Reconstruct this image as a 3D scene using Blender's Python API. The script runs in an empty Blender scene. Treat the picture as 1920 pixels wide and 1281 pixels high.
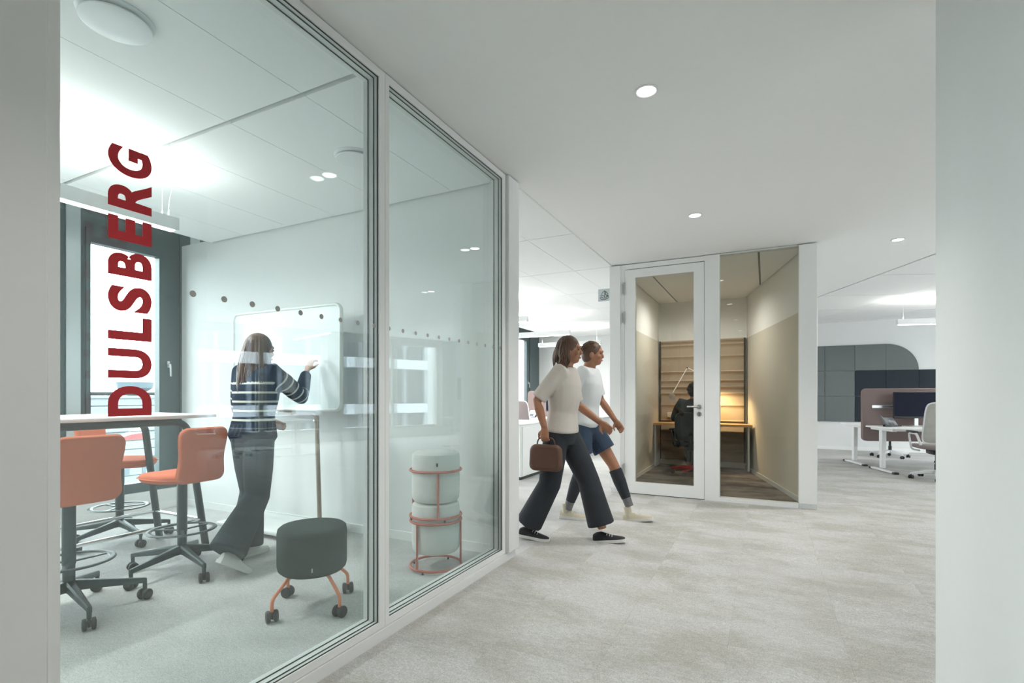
import bpy, bmesh, math, random
from mathutils import Vector, Matrix
random.seed(7)
R = math.radians
sc = bpy.context.scene
C = sc.collection

# ------------------------------------------------------------------ camera
CAM_H = 1.20
cd = bpy.data.cameras.new('camera')
cd.sensor_fit = 'HORIZONTAL'; cd.sensor_width = 36.0
cd.lens = 36.0 * 950 / 1920
cd.shift_y = (741 - 640.5) / 1920
cd.clip_start = 0.05; cd.clip_end = 600
cam = bpy.data.objects.new('camera', cd); C.objects.link(cam)
cam.location = (0, 0, CAM_H); cam.rotation_euler = (R(90), 0, R(26.565))
sc.camera = cam

# ------------------------------------------------------------------ world: bright overcast sky
w = bpy.data.worlds.new('world'); sc.world = w; w.use_nodes = True
wn = w.node_tree.nodes; wn.clear()
wo = wn.new('ShaderNodeOutputWorld'); wb = wn.new('ShaderNodeBackground')
wb.inputs['Color'].default_value = (0.965, 0.985, 1.0, 1); wb.inputs['Strength'].default_value = 8.5
w.node_tree.links.new(wb.outputs[0], wo.inputs[0])

def area(name, loc, rot, sx, sy, power, col=(1, 1, 1), portal=False):
    l = bpy.data.lights.new(name, 'AREA'); l.shape = 'RECTANGLE'; l.size = sx; l.size_y = sy
    l.energy = power; l.color = col
    if portal: l.cycles.is_portal = True
    o = bpy.data.objects.new(name, l); C.objects.link(o)
    o.location = loc; o.rotation_euler = rot
    return o
# portals only guide the sampling of the sky through the two glazed facades
area('sky_portal', (-6.05, 5.6, 1.6), (R(90), 0, R(-90)), 15.4, 3.0, 1, portal=True)
WING = R(22)                       # the right wing of the building is turned by this angle
E1 = Vector((-math.sin(WING), math.cos(WING), 0)); E2 = Vector((math.cos(WING), math.sin(WING), 0))
FAC = Vector((5.8, 11.6, 0))       # a point on the right facade
_p = FAC - E1 * 7.0 + E2 * 0.3
area('sky_portal', (_p.x, _p.y, 1.55), (R(90), 0, R(90) + WING), 17.6, 3.0, 1, portal=True)

sc.view_settings.view_transform = 'Standard'; sc.view_settings.look = 'None'
sc.view_settings.gamma = 1.0; sc.view_settings.use_curve_mapping = False
sc.view_settings.exposure = 0.44
cy = sc.cycles
cy.max_bounces = 10; cy.diffuse_bounces = 5; cy.glossy_bounces = 4
cy.transmission_bounces = 8; cy.transparent_max_bounces = 32
cy.sample_clamp_indirect = 4.0; cy.use_adaptive_sampling = True; cy.adaptive_threshold = 0.03; cy.caustics_reflective = False; cy.caustics_refractive = False

# ------------------------------------------------------------------ materials
M = {}
def mat(name, col, rough=0.6, metal=0.0, noise=0.0, scale=20.0, bump=0.0, bscale=300.0, spec=0.5, stretch=None):
    m = bpy.data.materials.new(name); m.use_nodes = True; M[name] = m
    nt = m.node_tree; n = nt.nodes; b = n['Principled BSDF']
    b.inputs['Base Color'].default_value = (*col, 1); b.inputs['Roughness'].default_value = rough
    b.inputs['Metallic'].default_value = metal; b.inputs['Specular IOR Level'].default_value = spec
    tc = n.new('ShaderNodeTexCoord'); src = tc.outputs['Object']
    if stretch:
        mp = n.new('ShaderNodeMapping'); mp.inputs['Scale'].default_value = stretch
        nt.links.new(src, mp.inputs['Vector']); src = mp.outputs['Vector']
    nz = n.new('ShaderNodeTexNoise'); nz.inputs['Scale'].default_value = scale; nz.inputs['Detail'].default_value = 4
    nt.links.new(src, nz.inputs['Vector'])
    mx = n.new('ShaderNodeMix'); mx.data_type = 'RGBA'
    k = max(noise, 0.012)
    mx.inputs['A'].default_value = (*[c * (1 - k) for c in col], 1)
    mx.inputs['B'].default_value = (*[min(1, c * (1 + k)) for c in col], 1)
    nt.links.new(nz.outputs['Fac'], mx.inputs['Factor']); nt.links.new(mx.outputs['Result'], b.inputs['Base Color'])
    if bump:
        n2 = n.new('ShaderNodeTexNoise'); n2.inputs['Scale'].default_value = bscale; n2.inputs['Detail'].default_value = 2
        nt.links.new(src, n2.inputs['Vector'])
        bp = n.new('ShaderNodeBump'); bp.inputs['Strength'].default_value = bump; bp.inputs['Distance'].default_value = 0.004
        nt.links.new(n2.outputs['Fac'], bp.inputs['Height']); nt.links.new(bp.outputs['Normal'], b.inputs['Normal'])
    return m
def glow(name, col, strength):
    m = bpy.data.materials.new(name); m.use_nodes = True; M[name] = m
    b = m.node_tree.nodes['Principled BSDF']
    b.inputs['Base Color'].default_value = (*col, 1); b.inputs['Emission Color'].default_value = (*col, 1)
    b.inputs['Emission Strength'].default_value = strength
    return m
def glass(name, tint, f0=0.045, refl=(1, 1, 1)):
    """thin clear pane: straight-through transmission plus a mirror reflection that grows towards grazing (Schlick)"""
    m = bpy.data.materials.new(name); m.use_nodes = True; M[name] = m
    nt = m.node_tree; n = nt.nodes; n.clear()
    out = n.new('ShaderNodeOutputMaterial'); tr = n.new('ShaderNodeBsdfTransparent'); gl = n.new('ShaderNodeBsdfGlossy')
    tr.inputs['Color'].default_value = (*tint, 1); gl.inputs['Roughness'].default_value = 0.0
    gl.inputs['Color'].default_value = (*refl, 1)
    lw = n.new('ShaderNodeLayerWeight'); lw.inputs['Blend'].default_value = 0.5
    p = n.new('ShaderNodeMath'); p.operation = 'POWER'; p.inputs[1].default_value = 5
    nt.links.new(lw.outputs['Facing'], p.inputs[0])
    ma = n.new('ShaderNodeMath'); ma.operation = 'MULTIPLY_ADD'; ma.inputs[1].default_value = 1 - f0; ma.inputs[2].default_value = f0
    nt.links.new(p.outputs[0], ma.inputs[0])
    mx = n.new('ShaderNodeMixShader')
    nt.links.new(ma.outputs[0], mx.inputs[0]); nt.links.new(tr.outputs[0], mx.inputs[1]); nt.links.new(gl.outputs[0], mx.inputs[2])
    nt.links.new(mx.outputs[0], out.inputs[0])
    return m

mat('wall_paint', (0.775, 0.785, 0.775), 0.85, bump=0.03, bscale=500, spec=0.2)
mat('ceiling_paint', (0.90, 0.90, 0.885), 0.9, spec=0.1)
mat('tile_paint', (0.90, 0.905, 0.90), 0.9, spec=0.1)
mat('groove', (0.16, 0.165, 0.16), 0.9)
mat('frame_white', (0.84, 0.845, 0.83), 0.4, spec=0.4)
mat('frame_grey', (0.62, 0.64, 0.62), 0.5)
mat('gasket', (0.03, 0.037, 0.037), 0.5)
mat('window_dark', (0.055, 0.085, 0.09), 0.35, noise=0.04)
mat('alu', (0.72, 0.74, 0.75), 0.3, 0.9)
mat('steel', (0.42, 0.42, 0.41), 0.35, 1.0)
mat('chrome', (0.85, 0.86, 0.86), 0.12, 1.0)
mat('black_plastic', (0.018, 0.019, 0.02), 0.45)
mat('dark_metal', (0.035, 0.055, 0.055), 0.4, 0.2)
mat('white_metal', (0.84, 0.85, 0.85), 0.35)
mat('white_laminate', (0.86, 0.87, 0.86), 0.45)
mat('coral_fabric', (0.66, 0.19, 0.11), 0.9, noise=0.08, scale=220, bump=0.25, bscale=900, spec=0.15)
mat('coral_seam', (0.72, 0.24, 0.15), 0.85)
mat('orange_metal', (0.74, 0.25, 0.13), 0.4)
mat('rust_metal', (0.46, 0.10, 0.06), 0.42)
mat('grey_fabric', (0.67, 0.67, 0.64), 0.95, noise=0.1, scale=260, bump=0.3, bscale=900, spec=0.1)
mat('charcoal_fabric', (0.045, 0.06, 0.058), 0.95, noise=0.2, scale=300, bump=0.3, bscale=800, spec=0.1)
mat('tag_grey', (0.45, 0.47, 0.46), 0.7)
mat('taupe_metal', (0.36, 0.29, 0.23), 0.45)
mat('board_frame', (0.78, 0.80, 0.78), 0.4)
mat('board_surface', (0.66, 0.72, 0.73), 0.22, spec=0.4)
mat('vinyl_red', (0.52, 0.014, 0.022), 0.45)
mat('vinyl_dot', (0.44, 0.43, 0.41), 0.6)
mat('booth_beige', (0.60, 0.57, 0.48), 0.85)
mat('booth_white', (0.84, 0.84, 0.80), 0.85)
mat('felt_beige', (0.46, 0.38, 0.28), 0.95, noise=0.3, scale=180, bump=0.4, bscale=500, spec=0.05)
mat('oak', (0.55, 0.33, 0.15), 0.5, noise=0.25, scale=30, stretch=(1, 12, 12))
mat('felt_grey', (0.16, 0.18, 0.178), 0.95, noise=0.25, scale=220, bump=0.3, bscale=700, spec=0.05)
mat('felt_dark', (0.036, 0.044, 0.052), 0.95, noise=0.2, scale=220, bump=0.3, bscale=700, spec=0.05)
mat('mauve_felt', (0.26, 0.20, 0.19), 0.95, noise=0.08, scale=250, bump=0.2, spec=0.05)
mat('mauve_seat', (0.24, 0.20, 0.20), 0.9, noise=0.08, scale=200)
mat('grey_mesh', (0.42, 0.41, 0.38), 0.7, noise=0.2, scale=14)
mat('chair_white', (0.72, 0.74, 0.74), 0.4)
mat('screen_navy', (0.005, 0.008, 0.022), 0.5, spec=0.15)
mat('phone_grey', (0.10, 0.11, 0.13), 0.4)
mat('phone_light', (0.40, 0.43, 0.45), 0.4)
mat('red_paint', (0.48, 0.02, 0.03), 0.4)
mat('socket_white', (0.75, 0.72, 0.64), 0.5)
mat('sign_plate', (0.66, 0.72, 0.73), 0.3)
mat('sign_ink', (0.06, 0.08, 0.09), 0.6)
mat('cable_white', (0.75, 0.76, 0.75), 0.5)
mat('skin_tan', (0.34, 0.155, 0.085), 0.55, noise=0.05)
mat('skin_fair', (0.50, 0.29, 0.21), 0.55, noise=0.05)
mat('hair_brown', (0.085, 0.04, 0.02), 0.5, noise=0.4, scale=60, stretch=(6, 6, 0.6))
mat('hair_chestnut', (0.11, 0.055, 0.03), 0.5, noise=0.4, scale=60, stretch=(6, 6, 0.6))
mat('hair_black', (0.012, 0.011, 0.011), 0.5, noise=0.4, scale=40)
mat('denim_black', (0.022, 0.026, 0.032), 0.9, noise=0.2, scale=12, bump=0.3, bscale=60)
mat('denim_slate', (0.035, 0.05, 0.06), 0.9, noise=0.2, scale=12, bump=0.3, bscale=60)
mat('denim_blue', (0.03, 0.05, 0.085), 0.9, noise=0.35, scale=9, bump=0.3, bscale=60)
mat('cotton_white', (0.66, 0.68, 0.68), 0.9, noise=0.05, scale=10, bump=0.3, bscale=40)
mat('cotton_cream', (0.52, 0.48, 0.43), 0.9, noise=0.06, scale=10, bump=0.3, bscale=40)
mat('jacket_dark', (0.02, 0.03, 0.035), 0.85, noise=0.2)
mat('leather_brown', (0.09, 0.04, 0.022), 0.55, noise=0.2)
mat('shoe_white', (0.68, 0.68, 0.64), 0.6)
mat('shoe_beige', (0.55, 0.50, 0.38), 0.7)
mat('shoe_black', (0.012, 0.012, 0.014), 0.7)
mat('sock_grey', (0.16, 0.16, 0.16), 0.9)
mat('eye_white', (0.10, 0.07, 0.05), 0.3)
mat('lip', (0.35, 0.12, 0.09), 0.5)
mat('balcony_stone', (0.62, 0.63, 0.62), 0.9, noise=0.06, scale=6)
mat('concrete', (0.16, 0.17, 0.175), 0.9, noise=0.1, scale=4)
mat('yard_band', (0.46, 0.49, 0.52), 0.9)
mat('yard_glass', (0.035, 0.045, 0.055), 0.6, spec=0.2)
mat('yard_fin', (0.20, 0.22, 0.25), 0.8)
mat('yard_curtain', (0.16, 0.155, 0.145), 0.95)
mat('stone_pale', (0.17, 0.19, 0.20), 0.9, noise=0.05, scale=2)
mat('city_glass', (0.09, 0.12, 0.14), 0.6, spec=0.2)
mat('city_red', (0.30, 0.04, 0.04), 0.8)
mat('city_ground', (0.13, 0.15, 0.15), 0.95, noise=0.2, scale=0.05)
mat('column_grey', (0.50, 0.50, 0.48), 0.8)
mat('curtain', (0.62, 0.62, 0.58), 0.95)
glow('lamp_strip', (1.0, 0.99, 0.96), 5.0)
glow('lamp_disc', (1.0, 0.98, 0.94), 8.0)
glow('warm_disc', (1.0, 0.85, 0.6), 4.0)
glass('partition_glass', (0.953, 0.986, 0.986), 0.036)
glass('booth_glass', (0.955, 0.96, 0.94), 0.03)
glass('solar_glass', (0.90, 0.93, 0.945), 0.03)
glass('window_glass', (0.97, 0.983, 0.983), 0.03)

def carpet(name, ca, cb, per_object):
    m = bpy.data.materials.new(name); m.use_nodes = True; M[name] = m
    nt = m.node_tree; n = nt.nodes; b = n['Principled BSDF']; L = nt.links.new
    b.inputs['Roughness'].default_value = 0.97; b.inputs['Specular IOR Level'].default_value = 0.08
    ge = n.new('ShaderNodeNewGeometry'); vec = ge.outputs['Position']
    if per_object:
        oi = n.new('ShaderNodeObjectInfo'); sm = n.new('ShaderNodeVectorMath'); sm.operation = 'SCALE'
        cb_ = n.new('ShaderNodeCombineXYZ'); 
        for i in range(3): L(oi.outputs['Random'], cb_.inputs[i])
        L(cb_.outputs[0], sm.inputs[0]); sm.inputs['Scale'].default_value = 0.18
        ad = n.new('ShaderNodeVectorMath'); ad.operation = 'ADD'; L(vec, ad.inputs[0]); L(sm.outputs[0], ad.inputs[1]); vec = ad.outputs[0]
    mp = n.new('ShaderNodeMapping'); mp.inputs['Scale'].default_value = (1.0, 1.9, 1.0); L(vec, mp.inputs['Vector'])
    n1 = n.new('ShaderNodeTexNoise'); n1.inputs['Scale'].default_value = 1.7; n1.inputs['Detail'].default_value = 7; n1.inputs['Roughness'].default_value = 0.62
    L(mp.outputs[0], n1.inputs['Vector'])
    cr = n.new('ShaderNodeValToRGB'); cr.color_ramp.elements[0].position = 0.40; cr.color_ramp.elements[1].position = 0.58
    cr.color_ramp.elements[0].color = (*ca, 1); cr.color_ramp.elements[1].color = (*cb, 1)
    L(n1.outputs['Fac'], cr.inputs[0])
    n2 = n.new('ShaderNodeTexNoise'); n2.inputs['Scale'].default_value = 170; n2.inputs['Detail'].default_value = 2; L(vec, n2.inputs['Vector'])
    mx = n.new('ShaderNodeMix'); mx.data_type = 'RGBA'; mx.blend_type = 'MULTIPLY'; mx.inputs['Factor'].default_value = 1
    c2 = n.new('ShaderNodeValToRGB'); c2.color_ramp.elements[0].position = 0.3; c2.color_ramp.elements[1].position = 0.72
    c2.color_ramp.elements[0].color = (0.74, 0.74, 0.74, 1); c2.color_ramp.elements[1].color = (1.12, 1.12, 1.12, 1)
    L(n2.outputs['Fac'], c2.inputs[0]); L(cr.outputs[0], mx.inputs['A']); L(c2.outputs[0], mx.inputs['B'])
    n3 = n.new('ShaderNodeTexNoise'); n3.inputs['Scale'].default_value = 34; n3.inputs['Detail'].default_value = 5; n3.inputs['Roughness'].default_value = 0.75; L(mp.outputs[0], n3.inputs['Vector'])
    c3 = n.new('ShaderNodeValToRGB'); c3.color_ramp.elements[0].position = 0.36; c3.color_ramp.elements[1].position = 0.64
    c3.color_ramp.elements[0].color = (0.88, 0.88, 0.875, 1); c3.color_ramp.elements[1].color = (1.07, 1.07, 1.07, 1); L(n3.outputs['Fac'], c3.inputs[0])
    m3 = n.new('ShaderNodeMix'); m3.data_type = 'RGBA'; m3.blend_type = 'MULTIPLY'; m3.inputs['Factor'].default_value = 1
    L(mx.outputs['Result'], m3.inputs['A']); L(c3.outputs[0], m3.inputs['B'])
    L(m3.outputs['Result'], b.inputs['Base Color'])
    bp = n.new('ShaderNodeBump'); bp.inputs['Strength'].default_value = 0.5; bp.inputs['Distance'].default_value = 0.004
    L(n2.outputs['Fac'], bp.inputs['Height']); L(bp.outputs['Normal'], b.inputs['Normal'])
carpet('carpet_tiles', (0.46, 0.45, 0.41), (0.57, 0.565, 0.55), True)
carpet('carpet_plain', (0.54, 0.535, 0.52), (0.61, 0.605, 0.595), False)
carpet('carpet_booth', (0.085, 0.07, 0.058), (0.24, 0.205, 0.17), False)

# striped knit: the stripe coordinate is stored on the mesh as the attribute "knit" (metres along torso or sleeve)
def knit():
    m = bpy.data.materials.new('striped_knit'); m.use_nodes = True; M['striped_knit'] = m
    nt = m.node_tree; n = nt.nodes; b = n['Principled BSDF']; L = nt.links.new
    b.inputs['Roughness'].default_value = 0.95; b.inputs['Specular IOR Level'].default_value = 0.1
    at = n.new('ShaderNodeAttribute'); at.attribute_name = 'knit'
    fr = n.new('ShaderNodeMath'); fr.operation = 'FRACT'; L(at.outputs['Fac'], fr.inputs[0])
    lt = n.new('ShaderNodeMath'); lt.operation = 'LESS_THAN'; lt.inputs[1].default_value = 0.22; L(fr.outputs[0], lt.inputs[0])
    mx = n.new('ShaderNodeMix'); mx.data_type = 'RGBA'
    mx.inputs['A'].default_value = (0.014, 0.022, 0.04, 1); mx.inputs['B'].default_value = (0.62, 0.62, 0.55, 1)
    L(lt.outputs[0], mx.inputs['Factor']); L(mx.outputs['Result'], b.inputs['Base Color'])
knit()

# ------------------------------------------------------------------ mesh helpers
class MB:
    def __init__(s): s.v = []; s.f = []
    def add(s, vs, fs):
        o = len(s.v); s.v += [tuple(p) for p in vs]; s.f += [tuple(i + o for i in f) for f in fs]
        return s
    def box(s, c, d, rot=None):
        x, y, z = (k / 2 for k in d); c = Vector(c)
        vs = [Vector(p) for p in ((-x,-y,-z),(x,-y,-z),(x,y,-z),(-x,y,-z),(-x,-y,z),(x,-y,z),(x,y,z),(-x,y,z))]
        if rot is not None: vs = [rot @ p for p in vs]
        return s.add([c + p for p in vs], [(3,2,1,0),(4,5,6,7),(0,1,5,4),(1,2,6,5),(2,3,7,6),(3,0,4,7)])
    def span(s, x0, x1, y0, y1, z0, z1):
        return s.box(((x0+x1)/2, (y0+y1)/2, (z0+z1)/2), (x1-x0, y1-y0, z1-z0))
    def rbox(s, c, d, r=0.01, seg=2, rot=None):
        b = bmesh.new(); bmesh.ops.create_cube(b, size=1)
        for v in b.verts: v.co = Vector((v.co.x*d[0], v.co.y*d[1], v.co.z*d[2]))
        bmesh.ops.bevel(b, geom=b.edges[:], offset=r, segments=seg, affect='EDGES', profile=0.5)
        c = Vector(c); b.verts.index_update()
        s.add([c + (rot @ v.co if rot is not None else v.co) for v in b.verts], [[v.index for v in f.verts] for f in b.faces])
        b.free(); return s
    def rings(s, rs, closed=False, cap=True):
        n = len(rs[0]); vs = [p for r in rs for p in r]; fs = []
        m = len(rs)
        for i in range(m if closed else m - 1):
            a = i * n; b = ((i + 1) % m) * n
            for k in range(n):
                k2 = (k + 1) % n
                fs.append((a + k, a + k2, b + k2, b + k))
        if cap and not closed:
            fs.append(tuple(range(n))[::-1]); fs.append(tuple((m - 1) * n + k for k in range(n)))
        return s.add(vs, fs)
    def tube(s, pts, rad, n=10, closed=False, flat=1.0, up=None):
        """tube along a polyline; rad is one radius or one per point; flat squeezes the second axis"""
        pts = [Vector(p) for p in pts]; m = len(pts)
        rad = [rad] * m if not isinstance(rad, (list, tuple)) else list(rad)
        ts = []
        for i in range(m):
            if closed: t = pts[(i+1) % m] - pts[i-1]
            else: t = pts[min(i+1, m-1)] - pts[max(i-1, 0)]
            ts.append(t.normalized())
        u = Vector(up) if up else (Vector((0, 0, 1)) if abs(ts[0].z) < 0.9 else Vector((1, 0, 0)))
        rs = []
        for i in range(m):
            a = (u - ts[i] * u.dot(ts[i]))
            if a.length < 1e-5: a = ts[i].orthogonal()
            a.normalize(); b = ts[i].cross(a)
            if up is None: u = a
            rs.append([pts[i] + rad[i] * (math.cos(2*math.pi*k/n) * b + flat * math.sin(2*math.pi*k/n) * a) for k in range(n)])
        return s.rings(rs, closed)
    def cyl(s, p0, p1, r, r2=None, n=20):
        return s.tube([p0, p1], [r, r if r2 is None else r2], n)
    def lathe(s, c, prof, n=32, rot=None):
        c = Vector(c); rs = []
        for r, z in prof:
            ps = [Vector((max(r, 1e-4)*math.cos(2*math.pi*k/n), max(r, 1e-4)*math.sin(2*math.pi*k/n), z)) for k in range(n)]
            rs.append([c + (rot @ p if rot is not None else p) for p in ps])
        return s.rings(rs)
    def torus(s, c, Rr, r, n=40, m=10, sx=1.0, rot=None, flat=1.0):
        c = Vector(c); ps = [Vector((Rr*sx*math.cos(2*math.pi*k/n), Rr*math.sin(2*math.pi*k/n), 0)) for k in range(n)]
        if rot is not None: ps = [rot @ p for p in ps]
        return s.tube([c + p for p in ps], r, m, closed=True, flat=flat, up=(rot @ Vector((0,0,1)) if rot is not None else (0,0,1)))
    def ell(s, c, r, n=16, m=10, rot=None):
        c = Vector(c); rs = []
        for i in range(m + 1):
            a = math.pi * (i + 0.02) / (m + 0.04) - math.pi / 2
            ps = [Vector((r[0]*math.cos(a)*math.cos(2*math.pi*k/n), r[1]*math.cos(a)*math.sin(2*math.pi*k/n), r[2]*math.sin(a))) for k in range(n)]
            rs.append([c + (rot @ p if rot is not None else p) for p in ps])
        return s.rings(rs)
    def pad(s, w, h, t, r, fn, edge=None, seg=6):
        """soft rounded slab: w x h outline with corner radius r, thickness t; fn maps (u, v, n) to a point"""
        e = edge if edge is not None else t * 0.48
        def outline(i):
            W, H, rr = w/2 - i, h/2 - i, max(r - i, 0.002); o = []
            for cx, cy_, a0 in ((W-rr, H-rr, 0), (-W+rr, H-rr, 90), (-W+rr, -H+rr, 180), (W-rr, -H+rr, 270)):
                for k in range(seg + 1):
                    a = R(a0 + 90*k/seg); o.append((cx + rr*math.cos(a), cy_ + rr*math.sin(a)))
            # extra points on the straight sides so that the slab can bend
            q = []
            for k in range(len(o)):
                a, b = o[k], o[(k+1) % len(o)]; q.append(a)
                if math.dist(a, b) > 0.05:
                    for j in range(1, 6): q.append((a[0]+(b[0]-a[0])*j/6, a[1]+(b[1]-a[1])*j/6))
            return q
        base = outline(0)
        rs = []
        lay = [(0.02, -t/2), (0.25, -t/2), (0.5, -t/2), (0.75, -t/2)]
        for k, z in lay: rs.append([(u*k, v*k, z) for u, v in base])
        W2, H2 = w/2, h/2
        def ins(d):
            return [(u*(W2-d)/W2, v*(H2-d)/H2) for u, v in base]
        for j in range(5):
            a = R(90*j/4); d = e*(1-math.sin(a)); z = -t/2 + e*(1-math.cos(a))
            rs.append([(u, v, z) for u, v in ins(d)])
        for j in range(5):
            a = R(90*j/4); d = e*(1-math.cos(a)); z = t/2 - e*(1-math.sin(a))
            rs.append([(u, v, z) for u, v in ins(d)])
        for k, z in lay[::-1]: rs.append([(u*k, v*k, z*-1) for u, v in base])
        return s.rings([[fn(*p) for p in r_] for r_ in rs])
    def mesh(s, name):
        me = bpy.data.meshes.new(name); me.from_pydata(s.v, [], s.f); me.update()
        b = bmesh.new(); b.from_mesh(me); bmesh.ops.recalc_face_normals(b, faces=b.faces[:]); b.to_mesh(me); b.free()
        return me
    def build(s, name, m, parent=None, smooth=True, kind=None):
        me = s.mesh(name); return link(name, me, m, parent, smooth, kind)
def link(name, me, m, parent=None, smooth=True, kind=None):
    if m: me.materials.append(M[m])
    if smooth:
        for p in me.polygons: p.use_smooth = True
        me.set_sharp_from_angle(angle=R(38))
    o = bpy.data.objects.new(name, me); C.objects.link(o)
    if parent: o.parent = parent
    if kind: o['kind'] = kind
    return o
def tag(o, label, cat=None, group=None, kind=None):
    o['label'] = label
    if cat: o['category'] = cat
    if group: o['group'] = group
    if kind: o['kind'] = kind
    return o
def thing(name, label, cat, loc=(0, 0, 0), rz=0.0, group=None, kind=None):
    o = bpy.data.objects.new(name, None); C.objects.link(o); o.location = loc; o.rotation_euler = (0, 0, rz)
    o.empty_display_size = 0.1
    return tag(o, label, cat, group, kind)
def kids(o): return [c for c in bpy.data.objects if c.parent == o]
def copy_tree(o, parent=None):
    c = o.copy(); C.objects.link(c); c.parent = parent
    for ch in kids(o): copy_tree(ch, c)
    return c
def fillet(pts, r, seg=5):
    pts = [Vector(p) for p in pts]; out = [pts[0]]
    for i in range(1, len(pts) - 1):
        a, b, c = pts[i-1], pts[i], pts[i+1]
        d1 = (a - b); d2 = (c - b); q = min(r, d1.length*0.45, d2.length*0.45)
        p1 = b + d1.normalized()*q; p2 = b + d2.normalized()*q
        for k in range(seg + 1):
            t = k / seg; out.append((1-t)**2 * p1 + 2*t*(1-t) * b + t*t * p2)
    out.append(pts[-1]); return out
def rotz(a): return Matrix.Rotation(a, 3, 'Z')
# ================================================================== THE SETTING
CZ = 2.80
def xb(y): return 1.72 - 0.404 * (y - 7.24)          # edge between corridor ceiling and right-wing ceiling
def xf(y): return 5.8 - 0.404 * (y - 11.6)           # right facade line
def prism(poly, z0, z1):
    n = len(poly); m = MB()
    m.add([(x, y, z0) for x, y in poly] + [(x, y, z1) for x, y in poly],
          [tuple(range(n))[::-1], tuple(range(n, 2*n))] + [(k, (k+1) % n, n + (k+1) % n, n + k) for k in range(n)])
    return m
def S(o, label, cat): return tag(o, label, cat, kind='structure')

# ---- floor and its carpet tiles
fl = S(prism([(-5.85, -4.1), (xf(-4.1), -4.1), (xf(13.3), 13.3), (-5.85, 13.3)], -0.12, 0.0).build('floor', 'carpet_plain', smooth=False),
       'pale grey beige carpet floor of corridor, meeting room and offices', 'floor')
tile_me = MB().box((0, 0, 0.0), (0.4994, 0.4994, 0.006)).mesh('carpet_tile'); tile_me.materials.append(M['carpet_tiles'])
for i in range(10):
    for j in range(21):
        x = -1.41 + 0.5*i; y = 0.38 + 0.5*j
        if 6.1 < y < 9.3 and x < 0.55: continue
        if x > xf(y) - 0.4: continue
        if y < 2.6 and x > 0.7: continue
        o = bpy.data.objects.new('carpet_tile', tile_me); C.objects.link(o); o.parent = fl
        o.location = (x, y, 0.001); o.rotation_euler = (0, 0, R(90) * ((i + j) % 2))

# ---- ceilings
ce = S(prism([(-5.2, -4.1), (xf(-4.1), -4.1), (xf(13.3), 13.3), (-5.2, 13.3)], 2.835, 2.95).build('ceiling', 'groove', smooth=False),
       'white suspended ceiling of large panels over meeting room and offices', 'ceiling')
S(prism([(-1.695, -4.1), (xb(-4.1), -4.1), (xb(13.2), 13.2), (-1.695, 13.2)], CZ, 2.834).build('ceiling', 'ceiling_paint', smooth=False),
  'smooth plain plaster ceiling above the corridor', 'ceiling')
rc = MB(); rc.span(-5.9, -5.2, -4.1, 13.3, 3.1, 3.2); rc.span(-5.21, -5.195, -4.1, 13.3, CZ, 3.1)
S(rc.build('ceiling', 'ceiling_paint', smooth=False), 'raised ceiling recess along the left window facade', 'ceiling')
def cpanel(x0, x1, y0, y1, gx=0.004, gy=0.004, org=None, ax=None):
    m = MB(); m.span(x0 + gx/2, x1 - gx/2, y0 + gy/2, y1 - gy/2, CZ, 2.832)
    o = m.build('ceiling_panel', 'tile_paint', ce, smooth=False)
    if org is not None: o.location = org; o.rotation_euler = (0, 0, WING)
    return o
XS = [-1.715, -2.20, -2.815, -3.43, -4.045, -4.66, -5.2]
YR = [-0.99, 0.485, 1.915, 3.355]
for a, b in zip(XS, XS[1:]):
    for c, d in zip(YR, YR[1:]): cpanel(b, a, c, d, 0.004, 0.03)
YO = [3.46, 4.76, 6.20, 7.63, 9.06, 10.49, 11.92, 13.2]
for a, b in zip(XS, XS[1:]):
    for c, d in zip(YO, YO[1:]): cpanel(b, a, c, d, 0.004, 0.014)
B0 = (1.72, 7.24, 0)
EY = [1.05 + 1.41*k for k in range(-9, 5)]
for c, d in zip(EY, EY[1:]):
    for k in range(4):
        cpanel((0.03 if k == 0 else 0) + 1.25*k, 1.25*(k+1), c, d, 0.006, 0.022, B0)
# shadow-gap profile between corridor ceiling and office ceiling
tr = MB(); tr.span(-1.712, -1.697, 3.44, 13.2, 2.792, 2.83)
S(tr.build('trim_1', 'frame_white', smooth=False), 'thin white ceiling edge profile between corridor and open office', 'trim')

# ---- walls
def wall(name, x0, x1, y0, y1, z0, z1, label, m='wall_paint'):
    return S(MB().span(x0, x1, y0, y1, z0, z1).build(name, m, smooth=False), label, 'wall')
wall('wall_right', 0.60, 0.75, -4.0, 2.53, 0, CZ, 'white corridor wall in the right foreground')
wall('wall_left', -1.80, -1.70, -4.0, 0.36, 0, CZ, 'white corridor wall continuing left behind the camera')
wall('wall_room_back', -5.78, -1.79, 3.36, 3.46, 0, 2.835, 'white back wall of the meeting room behind the mobile board')
wall('wall_room_front', -5.78, -1.80, -1.10, -1.0, 0, 2.83, 'white near wall of the meeting room')
wall('wall_far', -5.85, 6.2, 13.2, 13.3, 0, 3.1, 'white far wall of the open office')
wall('wall_behind', -5.85, 12.2, -4.1, -4.0, 0, 3.1, 'white wall behind the camera')
wall('wall_facade_left', -5.86, -5.72, -4.1, 13.3, 0, 0.20, 'low white sill wall under the left windows')
wall('wall_facade_left_top', -5.90, -5.76, -4.1, 13.3, 3.0, 3.12, 'narrow wall strip above the left windows')
wall('wall_facade_left_end', -5.86, -5.76, -4.1, -0.62, 0.2, 3.0, 'white wall beside the leftmost window')
def skirt(name, x0, x1, y0, y1, label):
    return S(MB().span(x0, x1, y0, y1, 0, 0.07).build(name, 'frame_white', smooth=False), label, 'baseboard')
skirt('baseboard_room_back', -5.71, -1.8, 3.345, 3.36, 'pale baseboard along the back wall of the meeting room')
skirt('baseboard_facade', -5.72, -5.705, -1.0, 3.345, 'pale baseboard under the meeting room window')
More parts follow.
